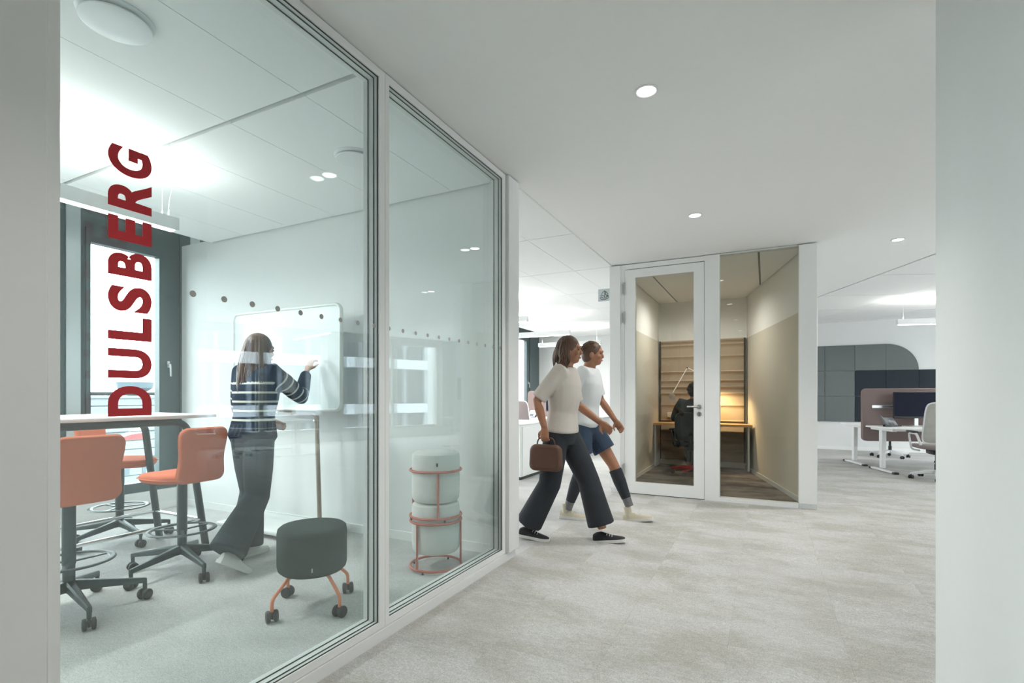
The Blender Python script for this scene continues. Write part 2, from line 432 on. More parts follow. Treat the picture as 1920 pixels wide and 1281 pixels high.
skirt('baseboard_far', -5.7, 5.1, 13.185, 13.2, 'white baseboard along the far office wall')

# ---- left facade windows
WN = [0]
def make_window(wd, hd=3.0, sill=0.2, fl_=0.08, fr=0.215, top=0.34, bot=0.10, m='window_dark', handle=True, gm='window_glass'):
    """one window bay: local x points into the room, width along local y from 0 to wd"""
    WN[0] += 1
    t = bpy.data.objects.new('window_%d' % WN[0], None); C.objects.link(t)
    f = MB()
    f.span(-0.10, 0, 0, fl_*0.55, sill, hd); f.span(-0.10, 0, wd - fr*0.5, wd, sill, hd)
    f.span(-0.10, 0, fl_*0.55, wd - fr*0.5, hd - top*0.6, hd); f.span(-0.10, 0, fl_*0.55, wd - fr*0.5, sill, sill + bot*0.5)
    f.build('window_frame', m, t, smooth=False)
    a, b, c, d = fl_*0.55, wd - fr*0.5, sill + bot*0.5, hd - top*0.6
    s = MB()
    s.span(-0.07, 0.018, a, fl_, c, d); s.span(-0.07, 0.018, wd - fr, b, c, d)
    s.span(-0.07, 0.018, fl_, wd - fr, hd - top, d); s.span(-0.07, 0.018, fl_, wd - fr, c, sill + bot)
    sa = s.build('sash', m, t, smooth=False)
    MB().span(-0.03, -0.022, fl_ - 0.005, wd - fr + 0.005, sill + bot - 0.005, hd - top + 0.005).build('pane', gm, t, smooth=False)
    if handle:
        h = MB(); h.rbox((0.023, wd - 0.125, 1.53), (0.012, 0.028, 0.07), 0.004)
        h.tube(fillet([(0.025, wd-0.125, 1.53), (0.06, wd-0.125, 1.53), (0.06, wd-0.12, 1.40)], 0.015), 0.0095, 8)
        h.build('window_handle', 'alu', sa)
    return t
w0 = make_window(0.905)
ys = [2.44, 1.425, 0.41, -0.605] + [3.56 + 1.015*k for k in range(9)]
PL = ['dark framed full height window behind the red lettering, left meeting room wall', 'dark framed window cut off by the left foreground pillar',
      'meeting room window hidden behind the left pillar', 'meeting room window nearest the near wall']
for k, y in enumerate(ys):
    o = w0 if k == 0 else copy_tree(w0)
    if k:
        WN[0] += 1; o.name = 'window_%d' % WN[0]
    o.location = (-5.76, y, 0)
    S(o, PL[k] if k < 4 else ('open office window on the left facade, %s bay counted from the far wall' % ['ninth', 'eighth', 'seventh', 'sixth', 'fifth', 'fourth', 'third', 'second', 'first'][k-4]), 'window')
po = S(MB().span(-5.86, -5.765, -0.62, 13.2, 0.2, 0.205).build('trim_2', 'alu', smooth=False), 'thin metal sill strip along the left windows', 'trim')
for k, y in enumerate(ys):
    y0 = y - 0.11
    if k == 3: continue
    MB().span(-5.90, -5.74, y0, y0 + 0.11, 0.205, 3.0).build('mullion_post', 'alu', po, smooth=False)
MB().span(-5.90, -5.74, 3.345, 3.452, 0.205, 3.0).build('mullion_post', 'window_dark', po, smooth=False)
MB().span(-5.90, -5.74, 3.56 + 1.015*9 - 0.11, 13.2, 0.205, 3.0).build('mullion_post', 'window_dark', po, smooth=False)

# ---- right facade (its windows show as reflections in the glass partition)
wr = None
L0 = FAC + E1 * 1.75                         # far end at the far wall
def fac_obj(o, s): o.location = L0 - E1 * s; o.rotation_euler = (0, 0, R(180) + WING)
s = 0.15; k = 0; col_at = []
while s < 17.0:
    if k % 2 == 0: col_at.append(s); s += 0.5
    if wr is None: o = wr = make_window(1.45, 2.78, 0.25, 0.07, 0.07, 0.16, 0.08, 'frame_grey', False, 'solar_glass')
    else:
        o = copy_tree(wr); WN[0] += 1; o.name = 'window_%d' % WN[0]
    fac_obj(o, s); s += 1.47; k += 1
    S(o, 'grey framed right facade window, %s bay counted from the far wall' % ['first', 'second', 'third', 'fourth', 'fifth', 'sixth', 'seventh', 'eighth', 'ninth', 'tenth', 'eleventh', 'twelfth'][min(k-1, 11)], 'window')
fw = MB(); fw.span(-0.14, 0.04, -0.2, 17.4, 0, 0.25); fw.span(-0.14, 0.04, -0.2, 17.4, 2.78, 3.1)
o = S(fw.build('wall_facade_right', 'wall_paint', smooth=False), 'sill and lintel wall of the right facade', 'wall'); fac_obj(o, 0)
for c in col_at:
    q = MB(); q.span(-0.14, 0.22, c, c + 0.5, 0.25, 2.78)
    q.build('facade_column', 'column_grey', o, smooth=False)

# ---- outside left: balcony, railing, city
bal = S(MB().span(-7.1, -5.9, -4, 13.3, -0.2, -0.02).build('balcony_slab', 'balcony_stone', smooth=False), 'concrete balcony floor outside the left windows', 'balcony')
te = MB().span(-5.5, -0.14, -0.2, 17.4, -0.3, -0.02); te = S(te.build('bounce_slab', 'balcony_stone', smooth=False), 'pale slab added outside the right facade to bounce daylight onto the ceiling', 'balcony'); fac_obj(te, 0)  # unseen slab added to throw daylight up onto the lobby ceiling
rl = thing('balcony_railing', 'metal railing with horizontal wires outside the meeting room window', 'railing', (-7.0, 0, -0.02))
MB().rbox((0, 4.6, 1.235), (0.06, 17.2, 0.045), 0.01).build('handrail', 'window_dark', rl)
for k in range(10): MB().cyl((0, -4, 0.12 + 0.108*k), (0, 13.2, 0.12 + 0.108*k), 0.007, n=8).build('railing_wire', 'window_dark', rl)
for k in range(10): MB().span(-0.012, 0.012, -3.2 + 1.75*k, -3.16 + 1.75*k, 0, 1.22).build('railing_post', 'window_dark', rl, smooth=False)
tag(MB().span(-420, -9, -300, 420, -19, -18.5).build('city_ground', 'city_ground', smooth=False), 'hazy city ground far below the window', 'ground', kind='structure')
rnd = random.Random(3)
CITY = [(-60, 8, 14, 22, 14, 'long pale block'), (-75, 33, 16, 26, 15.5, 'pale block with rows of windows'), (-66, 62, 18, 20, 12, 'low pale block'),
        (-120, 20, 20, 40, 18, 'wide distant block'), (-140, 80, 24, 50, 19, 'wide hazy block behind the railing'), (-110, 120, 20, 40, 17.5, 'distant block to the right'), (-170, 40, 20, 60, 20, 'farthest wide block'), (-180, 140, 20, 70, 20.2, 'farthest block on the right')]
for cx, cyy, dx, dy, h, nm in CITY:
    t = thing('city_building', '%s in the city beyond the balcony' % nm, 'building', (cx, cyy, -18.5), 0, 'buildings beyond the balcony')
    MB().span(-dx/2, dx/2, -dy/2, dy/2, 0, h).build('facade', 'stone_pale', t, smooth=False)
    MB().span(-dx/2 - .3, dx/2 + .3, -dy/2 - .3, dy/2 + .3, h, h + 0.5).build('roof', 'concrete', t, smooth=False)
    if cx > -80:
        wm = None
        for fz in range(int(h / 3.2)):
            for q in range(int(dy / 3.4)):
                if wm is None: wm = MB().box((0, 0, 0), (0.12, 2.0, 1.7)).mesh('window_pane'); wm.materials.append(M['city_glass'])
                o = bpy.data.objects.new('window_pane', wm); C.objects.link(o); o.parent = t
                o.location = (dx/2 + 0.02, -dy/2 + 2 + 3.4*q, 1.6 + 3.2*fz)
tw = thing('control_tower', 'pale distant control tower on the skyline above the railing', 'tower', (-200, 101, -18.5))
MB().lathe((0, 0, 0), [(2.4, 0), (2.0, 18), (2.2, 20)], 16).build('shaft', 'stone_pale', tw)
MB().lathe((0, 0, 20), [(2.2, 0), (5.2, 2.2), (5.6, 4.2), (4.6, 4.6), (1.0, 4.8)], 12).build('cab', 'city_glass', tw)
for cx, cyy, h in ((-36, 13.6, 17.6), (-36, 18.9, 17.8)):
    t = thing('flag', 'red and white flag %s the letter D' % ('left of' if cyy < 15 else 'seen through'), 'flag', (cx, cyy, -18.5), 0, 'flags below the balcony')
    MB().cyl((0, 0, 0), (0, 0, h + .5), 0.05, n=8).build('flagpole', 'alu', t)
    nn = 8
    def cloth(z0, z1, z2, z3):
        m = MB(); vs = []; fs = []
        for i in range(nn + 1):
            y = -1.7 * i / nn; xx = 0.15*math.sin(i*1.1); k = i / nn
            vs += [(xx, y, z0 + (z2 - z0)*k), (xx, y, z1 + (z3 - z1)*k), (xx + .02, y, z0 + (z2 - z0)*k), (xx + .02, y, z1 + (z3 - z1)*k)]
        for i in range(nn):
            a = 4*i; fs += [(a, a+4, a+5, a+1), (a+2, a+3, a+7, a+6), (a, a+2, a+6, a+4), (a+1, a+5, a+7, a+3)]
        return m.add(vs, fs)
    cloth(h - 0.45, h, h - 0.75, h - 0.65).build('white_stripe', 'shoe_white', t)
    cloth(h - 0.95, h - 0.45, h - 0.95, h - 0.75).build('red_stripe', 'city_red', t)

# ---- building across the courtyard on the right
bt = thing('courtyard_building', 'white banded office building across the courtyard, seen mirrored in the glass', 'building', (0, 0, 0), 0)
bt.location = FAC + E2 * 24 - E1 * 6; bt.rotation_euler = (0, 0, WING)
MB().span(1.2, 8, -28, 26, -16, 9).build('glass_wall', 'yard_glass', bt, smooth=False)
for z in (-14.2, -10.6, -7.0, -3.4, 0.2, 3.8, 7.4): MB().span(0, 8, -28, 26, z - 0.45, z + 0.3).build('floor_slab', 'yard_band', bt, smooth=False)
for q in range(28):
    MB().span(0.95, 1.25, -28 + 2*q, -27.7 + 2*q, -16, 9).build('facade_fin', 'yard_fin', bt, smooth=False)
    if q % 3 == 1: MB().span(1.1, 1.19, -27.6 + 2*q, -26.7 + 2*q, -3.0, 3.3).build('curtain', 'yard_curtain', bt, smooth=False)

# ================================================================== GLASS PARTITION
gp = thing('glass_partition', 'white framed glass partition between corridor and meeting room', 'partition', (-1.68, 0.64, 0), 0, None, 'structure')
def loc(m):  # partition parts are modelled in world metres, then moved under the partition's own origin
    m.v = [(x + 1.68, y - 0.64, z) for x, y, z in m.v]; return m
loc(MB().span(-1.79, -1.672, 0.62, 3.40, 0.0, 0.054)).build('kerb', 'frame_white', gp, smooth=False)
GB, GT = 0.092, 2.752
def glazed(y0, y1, s0, s1):
    m = MB()
    m.span(-1.78, -1.68, y0, y0 + s0, 0.057, 2.792); m.span(-1.78, -1.68, y1 - s1, y1, 0.057, 2.792)
    m.span(-1.78, -1.68, y0 + s0, y1 - s1, GT, 2.792); m.span(-1.78, -1.68, y0 + s0, y1 - s1, 0.057, GB)
    fr = loc(m).build('frame', 'frame_white', gp, smooth=False)
    a, b = y0 + s0, y1 - s1
    for x0 in (-1.692, -1.716, -1.752):
        g = MB(); t = 0.0028; xx = (x0, x0 + 0.005)
        g.span(*xx, a, a + t, GB, GT); g.span(*xx, b - t, b, GB, GT); g.span(*xx, a, b, GB, GB + t); g.span(*xx, a, b, GT - t, GT)
        loc(g).build('gasket', 'gasket', fr, smooth=False)
    for x0 in (-1.700, -1.762):
        loc(MB().span(x0, x0 + 0.006, a - 0.01, b + 0.01, GB - 0.01, GT + 0.01)).build('pane', 'partition_glass', gp, smooth=False)
glazed(0.637, 1.9575, 0.032, 0.043)
glazed(1.9595, 3.255, 0.029, 0.047)
loc(MB().rbox((-1.7275, 3.345, 1.424), (0.145, 0.17, 2.735), 0.004, 1)).build('pillar', 'frame_white', gp)
loc(MB().rbox((-1.7275, 0.495, 1.424), (0.145, 0.28, 2.735), 0.004, 1)).build('pillar', 'frame_white', gp)

# red lettering and dots stuck to the outer pane
GX = -1.6925
lt = thing('window_lettering', 'large red DULSBERG lettering running up the glass partition', 'lettering', (GX, 0.842, 1.138))
LET = [('D', 1.138, 1.227), ('U', 1.250, 1.337), ('L', 1.363, 1.433), ('S', 1.447, 1.524), ('B', 1.551, 1.626), ('E', 1.655, 1.726), ('R', 1.750, 1.841), ('G', 1.850, 1.933)]
def letter(ch):
    """bold sans capitals as outlines: strokes in a unit box (x right 0..1, y up 0..1), st = stroke weight in the cap-height unit"""
    fc = bpy.data.curves.new('letter', 'FONT'); fc.body = ch; fc.size = 1.0; fc.offset = 0.040; fc.extrude = 0.002; fc.resolution_u = 8
    o = bpy.data.objects.new('letter', fc); C.objects.link(o)
    dg = bpy.context.evaluated_depsgraph_get()
    me = bpy.data.meshes.new_from_object(o.evaluated_get(dg)); bpy.data.objects.remove(o)
    return me
for ch, z0, z1 in LET:
    me = letter(ch)
    xs = [v.co.x for v in me.vertices]; yy = [v.co.y for v in me.vertices]
    for v in me.vertices:
        a = (v.co.x - min(xs)) / (max(xs) - min(xs)); b = (v.co.y - min(yy)) / (max(yy) - min(yy)); d = v.co.z
    xm, xM, ym, yM = min(xs), max(xs), min(yy), max(yy)
    for v in me.vertices:
        a = (v.co.x - xm) / (xM - xm); b = (v.co.y - ym) / (yM - ym); d = v.co.z
        v.co = (0.0006 + d*0.25, 0.900 - 0.116*b - 0.842, z0 + (z1 - z0)*a - 1.138)
    me.materials.clear()
    link('letter', me, 'vinyl_red', lt, smooth=False)
dt = thing('safety_dots', 'row of small grey round safety dots on the glass partition', 'stickers', (GX, 1.026, 1.535))
dme = MB().lathe((0, 0, 0), [(0.0108, -0.0003), (0.0108, 0.0005)], 20, Matrix.Rotation(R(90), 3, 'Y')).mesh('dot'); dme.materials.append(M['vinyl_dot'])
for k in range(21):
    y = 1.026 + 0.1085*k
    if 1.91 < y < 1.99: continue
    o = bpy.data.objects.new('dot', dme); C.objects.link(o); o.parent = dt; o.location = (0.0004, y - 1.026, 0)

# ================================================================== PHONE BOOTH ROOM
FY = 6.13
bo = thing('booth_front', 'white framed glazed front of the small phone room', 'partition', (-1.72, FY, 0), 0, None, 'structure')
def lb(m):
    m.v = [(x + 1.72, y - FY, z) for x, y, z in m.v]; return m
lb(MB().rbox((-1.652, FY + 0.07, 1.42), (0.134, 0.14, 2.73), 0.004, 1)).build('pillar', 'frame_white', bo)
lb(MB().rbox((0.40, FY + 0.07, 1.42), (0.168, 0.14, 2.73), 0.004, 1)).build('pillar', 'frame_white', bo)
b = MB(); b.span(-1.585, -1.543, FY + 0.03, FY + 0.13, 0.0, 2.79); b.span(-0.62, -0.461, FY + 0.02, FY + 0.13, 0.0, 2.79)
b.span(-1.543, -0.62, FY + 0.03, FY + 0.13, 2.735, 2.79)
lb(b).build('door_frame', 'frame_white', bo, smooth=False)
b = MB(); b.span(-0.461, 0.316, FY + 0.02, FY + 0.12, 0.0, 0.045); b.span(-1.71, -1.585, FY + 0.03, FY + 0.12, 0, 0.055); b.span(0.32, 0.48, FY + 0.03, FY + 0.12, 0, 0.055)
lb(b).build('kerb', 'frame_white', bo, smooth=False)
b = MB(); b.span(-0.461, 0.316, FY + 0.03, FY + 0.1, 2.782, 2.795); lb(b).build('top_channel', 'frame_grey', bo, smooth=False)
lb(MB().span(-0.465, 0.318, FY + 0.055, FY + 0.067, 0.04, 2.785)).build('pane', 'booth_glass', bo, smooth=False)
dr = S(bpy.data.objects.new('door_1', None), 'white framed glass door of the phone room with lever handle', 'door'); C.objects.link(dr); dr.location = (-1.54, FY + 0.03, 0.01)
dl = MB(); y0, y1 = 0.0, 0.055
dl.span(0, 0.129, y0, y1, 0, 2.715); dl.span(0.801, 0.916, y0, y1, 0, 2.715); dl.span(0.129, 0.801, y0, y1, 2.615, 2.715); dl.span(0.129, 0.801, y0, y1, 0, 0.135)
leaf = dl.build('leaf', 'frame_white', dr, smooth=False)
MB().span(0.125, 0.805, 0.02, 0.032, 0.13, 2.62).build('pane', 'booth_glass', dr, smooth=False)
g = MB(); g.span(-0.004, 0.92, 0.035, 0.05, -0.009, 0.0); g.build('door_seal', 'gasket', dr, smooth=False)
h = MB(); h.lathe((0.862, -0.004, 1.055), [(0.026, 0), (0.026, 0.008), (0.02, 0.01)], 24, Matrix.Rotation(R(90), 3, 'X'))
h.tube(fillet([(0.862, -0.01, 1.055), (0.862, -0.055, 1.055), (0.735, -0.055, 1.055)], 0.02), 0.0105, 12); h.build('handle', 'steel', dr)
h = MB(); h.lathe((0.862, -0.004, 0.972), [(0.026, 0), (0.026, 0.008), (0.02, 0.01)], 24, Matrix.Rotation(R(90), 3, 'X')); h.box((0.862, -0.016, 0.972), (0.006, 0.014, 0.03)); h.build('lock', 'steel', dr)
for z in (2.49, 2.135, 0.28):
    h = MB(); h.cyl((-0.006, -0.012, z - 0.075), (-0.006, -0.012, z + 0.075), 0.0095, n=12); h.span(-0.03, -0.006, -0.004, 0.0, z - 0.06, z + 0.06); h.build('hinge', 'steel', dr)

BYB = 9.05; XL, XR0, XR1 = -1.66, 0.40, -0.285      # back wall, left wall, right wall front/back
bwl = S(MB().span(-1.695, XL, FY + 0.13, BYB + 0.1, 2.13, CZ).build('wall_booth_left', 'booth_white', smooth=False), 'phone room left wall, white above and beige below', 'wall')
MB().span(-1.718, -1.695, FY + 0.13, BYB + 0.1, 0, CZ).build('outer_skin', 'wall_paint', bwl, smooth=False)
MB().span(-1.695, XL, FY + 0.13, BYB + 0.1, 0, 2.13).build('lower_panel', 'booth_beige', bwl, smooth=False)
pr = prism([(XR0, FY + 0.13), (XR0 + 0.05, FY + 0.13), (XR1 + 0.05, BYB + 0.1), (XR1, BYB + 0.1)], 2.13, CZ)
bwr = S(pr.build('wall_booth_right', 'booth_white', smooth=False), 'slanting right wall of the phone room, white above and beige below', 'wall')
prism([(XR0 + 0.05, FY + 0.13), (XR0 + 0.09, FY + 0.13), (XR1 + 0.09, BYB + 0.1), (XR1 + 0.05, BYB + 0.1)], 0, CZ).build('outer_skin', 'wall_paint', bwr, smooth=False)
prism([(XR0, FY + 0.13), (XR0 + 0.05, FY + 0.13), (XR1 + 0.05, BYB + 0.1), (XR1, BYB + 0.1)], 0, 2.13).build('lower_panel', 'booth_beige', bwr, smooth=False)
prism([(XR0 - 0.012, FY + 0.14), (XR0 + 0.002, FY + 0.14), (XR1 + 0.002, BYB), (XR1 - 0.012, BYB)], 0, 0.06).build('skirting', 'frame_grey', bwr, smooth=False)
MB().span(XL - 0.002, XL + 0.012, FY + 0.14, BYB, 0, 0.06).build('skirting', 'frame_grey', bwl, smooth=False)
wall('wall_booth_back', XL, XR1 + 0.02, BYB, BYB + 0.1, 0, CZ, 'back wall of the phone room above the felt panel', 'booth_white')
S(prism([(XL, FY + 0.05), (XR0, FY + 0.05), (XR1, BYB), (XL, BYB)], -0.01, 0.006).build('floor_booth', 'carpet_booth', smooth=False), 'brown flecked carpet of the phone room', 'floor')
bc = S(prism([(XL, FY + 0.13), (XR0, FY + 0.13), (XR1, BYB), (XL, BYB)], 2.797, 2.80).build('ceiling_booth', 'groove', smooth=False), 'phone room ceiling of three white panels', 'ceiling')
def xr(y): return XR0 + (XR1 - XR0) * (y - FY - 0.13) / (BYB - FY - 0.13)
for x0, x1 in ((XL + 0.015, -1.355), (-1.335, -0.077), (-0.055, None)):
    ya, yb = FY + 0.135, BYB - 0.015
    if x1 is None: pl = [(x0, ya), (xr(ya) - 0.015, ya), (x0, FY + 0.13 + (XR0 - 0.015 - x0)/(XR0 - XR1)*(BYB - FY - 0.13))]
    elif xr(yb) < x1:
        yc = FY + 0.13 + (XR0 - 0.015 - x1)/(XR0 - XR1)*(BYB - FY - 0.13)
        pl = [(x0, ya), (x1, ya), (x1, yc), (xr(yb) - 0.015, yb), (x0, yb)]
    else: pl = [(x0, ya), (x1, ya), (x1, yb), (x0, yb)]
    prism(pl, 2.785, 2.797).build('ceiling_panel', 'booth_white', bc, smooth=False)
# ================================================================== LAMPS
def pendant(name, label, loc_, L_, rz, group, up=11, dn=20, cables=True):
    t = thing(name, label, 'lamp', loc_, rz, group)
    MB().rbox((0, 0, 0.055), (L_, 0.062, 0.09), 0.003, 1).build('housing', 'white_metal', t)
    MB().span(-L_/2 + 0.03, L_/2 - 0.03, -0.024, 0.024, 0.002, 0.0105).build('light_strip', 'lamp_strip', t, smooth=False)
    MB().span(-L_/2 + 0.03, L_/2 - 0.03, -0.024, 0.024, 0.0975, 0.1003).build('uplight_strip', 'lamp_strip', t, smooth=False)
    top = CZ - loc_[2]
    for s_ in (-1, 1):
        c = MB(); c.cyl((s_*(L_/2 - 0.1), 0, 0.10), (s_*(L_/2 - 0.1), 0, top), 0.0012, n=6); c.cyl((s_*(L_/2 - 0.1), 0, 0.10), (s_*(L_/2 - 0.1), 0, 0.125), 0.004, n=8)
        c.build('suspension_wire', 'cable_white', t)
    if cables:
        e = L_/2 - 0.06
        MB().tube(fillet([(e, 0, 0.09), (e + 0.004, 0.0, 0.2), (e + 0.05, 0.02, top - 0.05), (e + 0.055, 0.02, top)], 0.05), 0.0028, 6).build('power_cable', 'cable_white', t)
    for nm, z, rx, p in (('uplight', 0.112, R(180), up), ('downlight', -0.004, 0, dn)):
        a = area(nm, (0, 0, z), (rx, 0, 0), L_ - 0.1, 0.05, p, (1.0, 0.97, 0.92)); a.parent = t
    return t
pendant('pendant_lamp', 'white linear pendant lamp above the bar table behind the lettering', (-3.78, 1.42, 2.365), 1.52, R(90), None, 14, 30)
GLP = 'linear pendant lamps in the open office'
pendant('pendant_lamp', 'linear pendant lamp nearest the partition end, only its tip showing', (-4.15, 7.3, 2.36), 1.56, 0, GLP, cables=False)
pendant('pendant_lamp', 'linear pendant lamp behind the heads of the walkers, middle one', (-4.15, 9.26, 2.36), 1.56, 0, GLP, cables=False)
pendant('pendant_lamp', 'linear pendant lamp farthest back, near the far wall on the left', (-4.15, 11.3, 2.36), 1.56, 0, GLP, cables=False)
pendant('pendant_lamp', 'linear pendant lamp above the desks at the right edge', (1.94 + 0.75, 10.37 + 0.27, 2.36), 1.56, R(19), GLP, 11, 14, cables=False)
pendant('pendant_lamp', 'linear pendant lamp added as fill light in the unseen right wing, mirrored in the glass', (4.6, 7.2, 2.36), 1.56, R(19), GLP, 11, 14, cables=False)  # out-of-view lamp added to fill the right wing with light
pendant('pendant_lamp', 'linear pendant lamp added as fill light by the unseen near windows, mirrored in the glass', (6.4, 3.6, 2.36), 1.56, R(19), GLP, 11, 14, cables=False)  # second added fill lamp, also out of view

def downlight(label, x, y, p=78, ang=110, bl=0.7):
    t = thing('downlight', label, 'lamp', (x, y, CZ), 0, 'recessed corridor downlights')
    MB().lathe((0, 0, 0), [(0.050, 0.0), (0.062, -0.001), (0.063, -0.004), (0.052, -0.005), (0.047, -0.0015), (0.047, 0.001)], 32).build('trim_ring', 'white_metal', t)
    MB().lathe((0, 0, 0), [(0.0, -0.0012), (0.030, -0.0016), (0.047, -0.0022)], 32).build('lens', 'lamp_disc', t)
    l = bpy.data.lights.new('beam', 'SPOT'); l.energy = p; l.spot_size = R(ang); l.spot_blend = bl; l.shadow_soft_size = 0.04; l.color = (1, 0.965, 0.92)
    o = bpy.data.objects.new('beam', l); C.objects.link(o); o.parent = t; o.location = (0, 0, -0.012)
for lab, x, y in (('recessed round downlight nearest the top of the picture', -0.56, 2.70), ('recessed round downlight in front of the phone room door', -0.56, 4.76),
                  ('recessed round downlight to the right beside the foreground wall', 1.22, 6.44), ('recessed round downlight above the camera, mirrored in the phone room glass', -0.56, 0.64),
                  ('recessed round downlight behind the camera, mirrored in the phone room glass', -0.56, -1.42)):
    downlight(lab, x, y, 78 if y > 1 else 40)
downlight('recessed downlight inside the phone room hidden by the door post', -0.93, 7.9, 150, 170, 1.0)

def vent(label, x, y):
    t = thing('ceiling_vent', label, 'vent', (x, y, CZ), 0, 'round ceiling vents')
    MB().lathe((0, 0, 0), [(0.09, 0), (0.135, 0), (0.137, -0.004), (0.125, -0.012), (0.10, -0.012), (0.09, -0.002)], 48).build('collar', 'white_metal', t)
    MB().lathe((0, 0, 0), [(0.0, -0.034), (0.05, -0.035), (0.118, -0.034), (0.127, -0.031), (0.128, -0.026), (0.11, -0.020), (0.02, -0.018)], 48).build('disc', 'white_metal', t)
    MB().cyl((0, 0, -0.02), (0, 0, 0), 0.02, n=12).build('stem', 'gasket', t)
vent('large round white ceiling vent at the top left corner', -2.46, 1.17)
vent('round white ceiling vent farther back above the board', -2.46, 2.57)

# ================================================================== BAR TABLE AND CHAIRS
bt_ = thing('bar_table', 'high white bar table with dark tube legs and chrome foot rails', 'table', (-4.2, 1.45, 0))
TL, TH = 1.03, 1.055
MB().rbox((0, 0, TH - 0.013), (0.82, TL*2, 0.026), 0.006, 2).build('tabletop', 'white_laminate', bt_)
for sy in (-1, 1):
    for sx in (-1, 1):
        p = fillet([(0, sy*(TL - 0.16), TH - 0.055), (sx*0.285, sy*(TL - 0.16), TH - 0.055), (sx*0.31, sy*(TL - 0.05), 0.02)], 0.10, 8)
        MB().tube([(sx*0.285, sy*(TL-0.75), TH - 0.055)] + fillet([(sx*0.285, sy*(TL-0.6), TH - 0.055), (sx*0.285, sy*(TL - 0.15), TH - 0.055), (sx*0.31, sy*(TL - 0.02), 0.012)], 0.11, 8), 0.026, 14).build('leg', 'dark_metal', bt_)
for sx in (-1, 1): MB().tube([(sx*0.285, -(TL - 0.6), TH - 0.055), (sx*0.285, TL - 0.6, TH - 0.055)], 0.0262, 14).build('side_rail', 'dark_metal', bt_)
for sx in (-1, 1): MB().tube([(sx*0.305, -(TL - 0.055), 0.245), (sx*0.305, TL - 0.055, 0.245)], 0.013, 12).build('foot_rail', 'chrome', bt_)
for sy in (-1, 1):
    MB().tube([(-0.305, sy*(TL - 0.055), 0.245), (0.305, sy*(TL - 0.055), 0.245)], 0.013, 12).build('cross_rail', 'chrome', bt_)

def caster(parent, x, y, r=0.032, wd=0.022, ang=0.0, m='black_plastic', stem=0.02, name='caster', z=0.0):
    """twin-wheel caster: two wheels, hood and stem, standing on z"""
    q = rotz(ang); m_ = MB()
    for s_ in (-1, 1):
        c = Vector((x, y, z + r)) + q @ Vector((0, s_*(wd*0.5 + 0.008), 0)); rt = q @ Matrix.Rotation(R(90), 3, 'X')
        m_.lathe(c, [(0.0, -wd/2), (r*0.55, -wd/2), (r*0.6, -wd*0.42), (r*0.9, -wd*0.42), (r, -wd*0.2), (r, wd*0.2), (r*0.9, wd*0.42), (r*0.6, wd*0.42), (r*0.55, wd/2), (0.0, wd/2)], 24, rt)
    m_.rbox(Vector((x, y, z + r*1.15)), (r*1.1, 0.014, r*1.2), 0.004, 1, q)
    m_.cyl((x, y, z + r*1.2), (x, y, z + 2*r + stem), 0.008, n=10)
    return m_.build(name, m, parent)

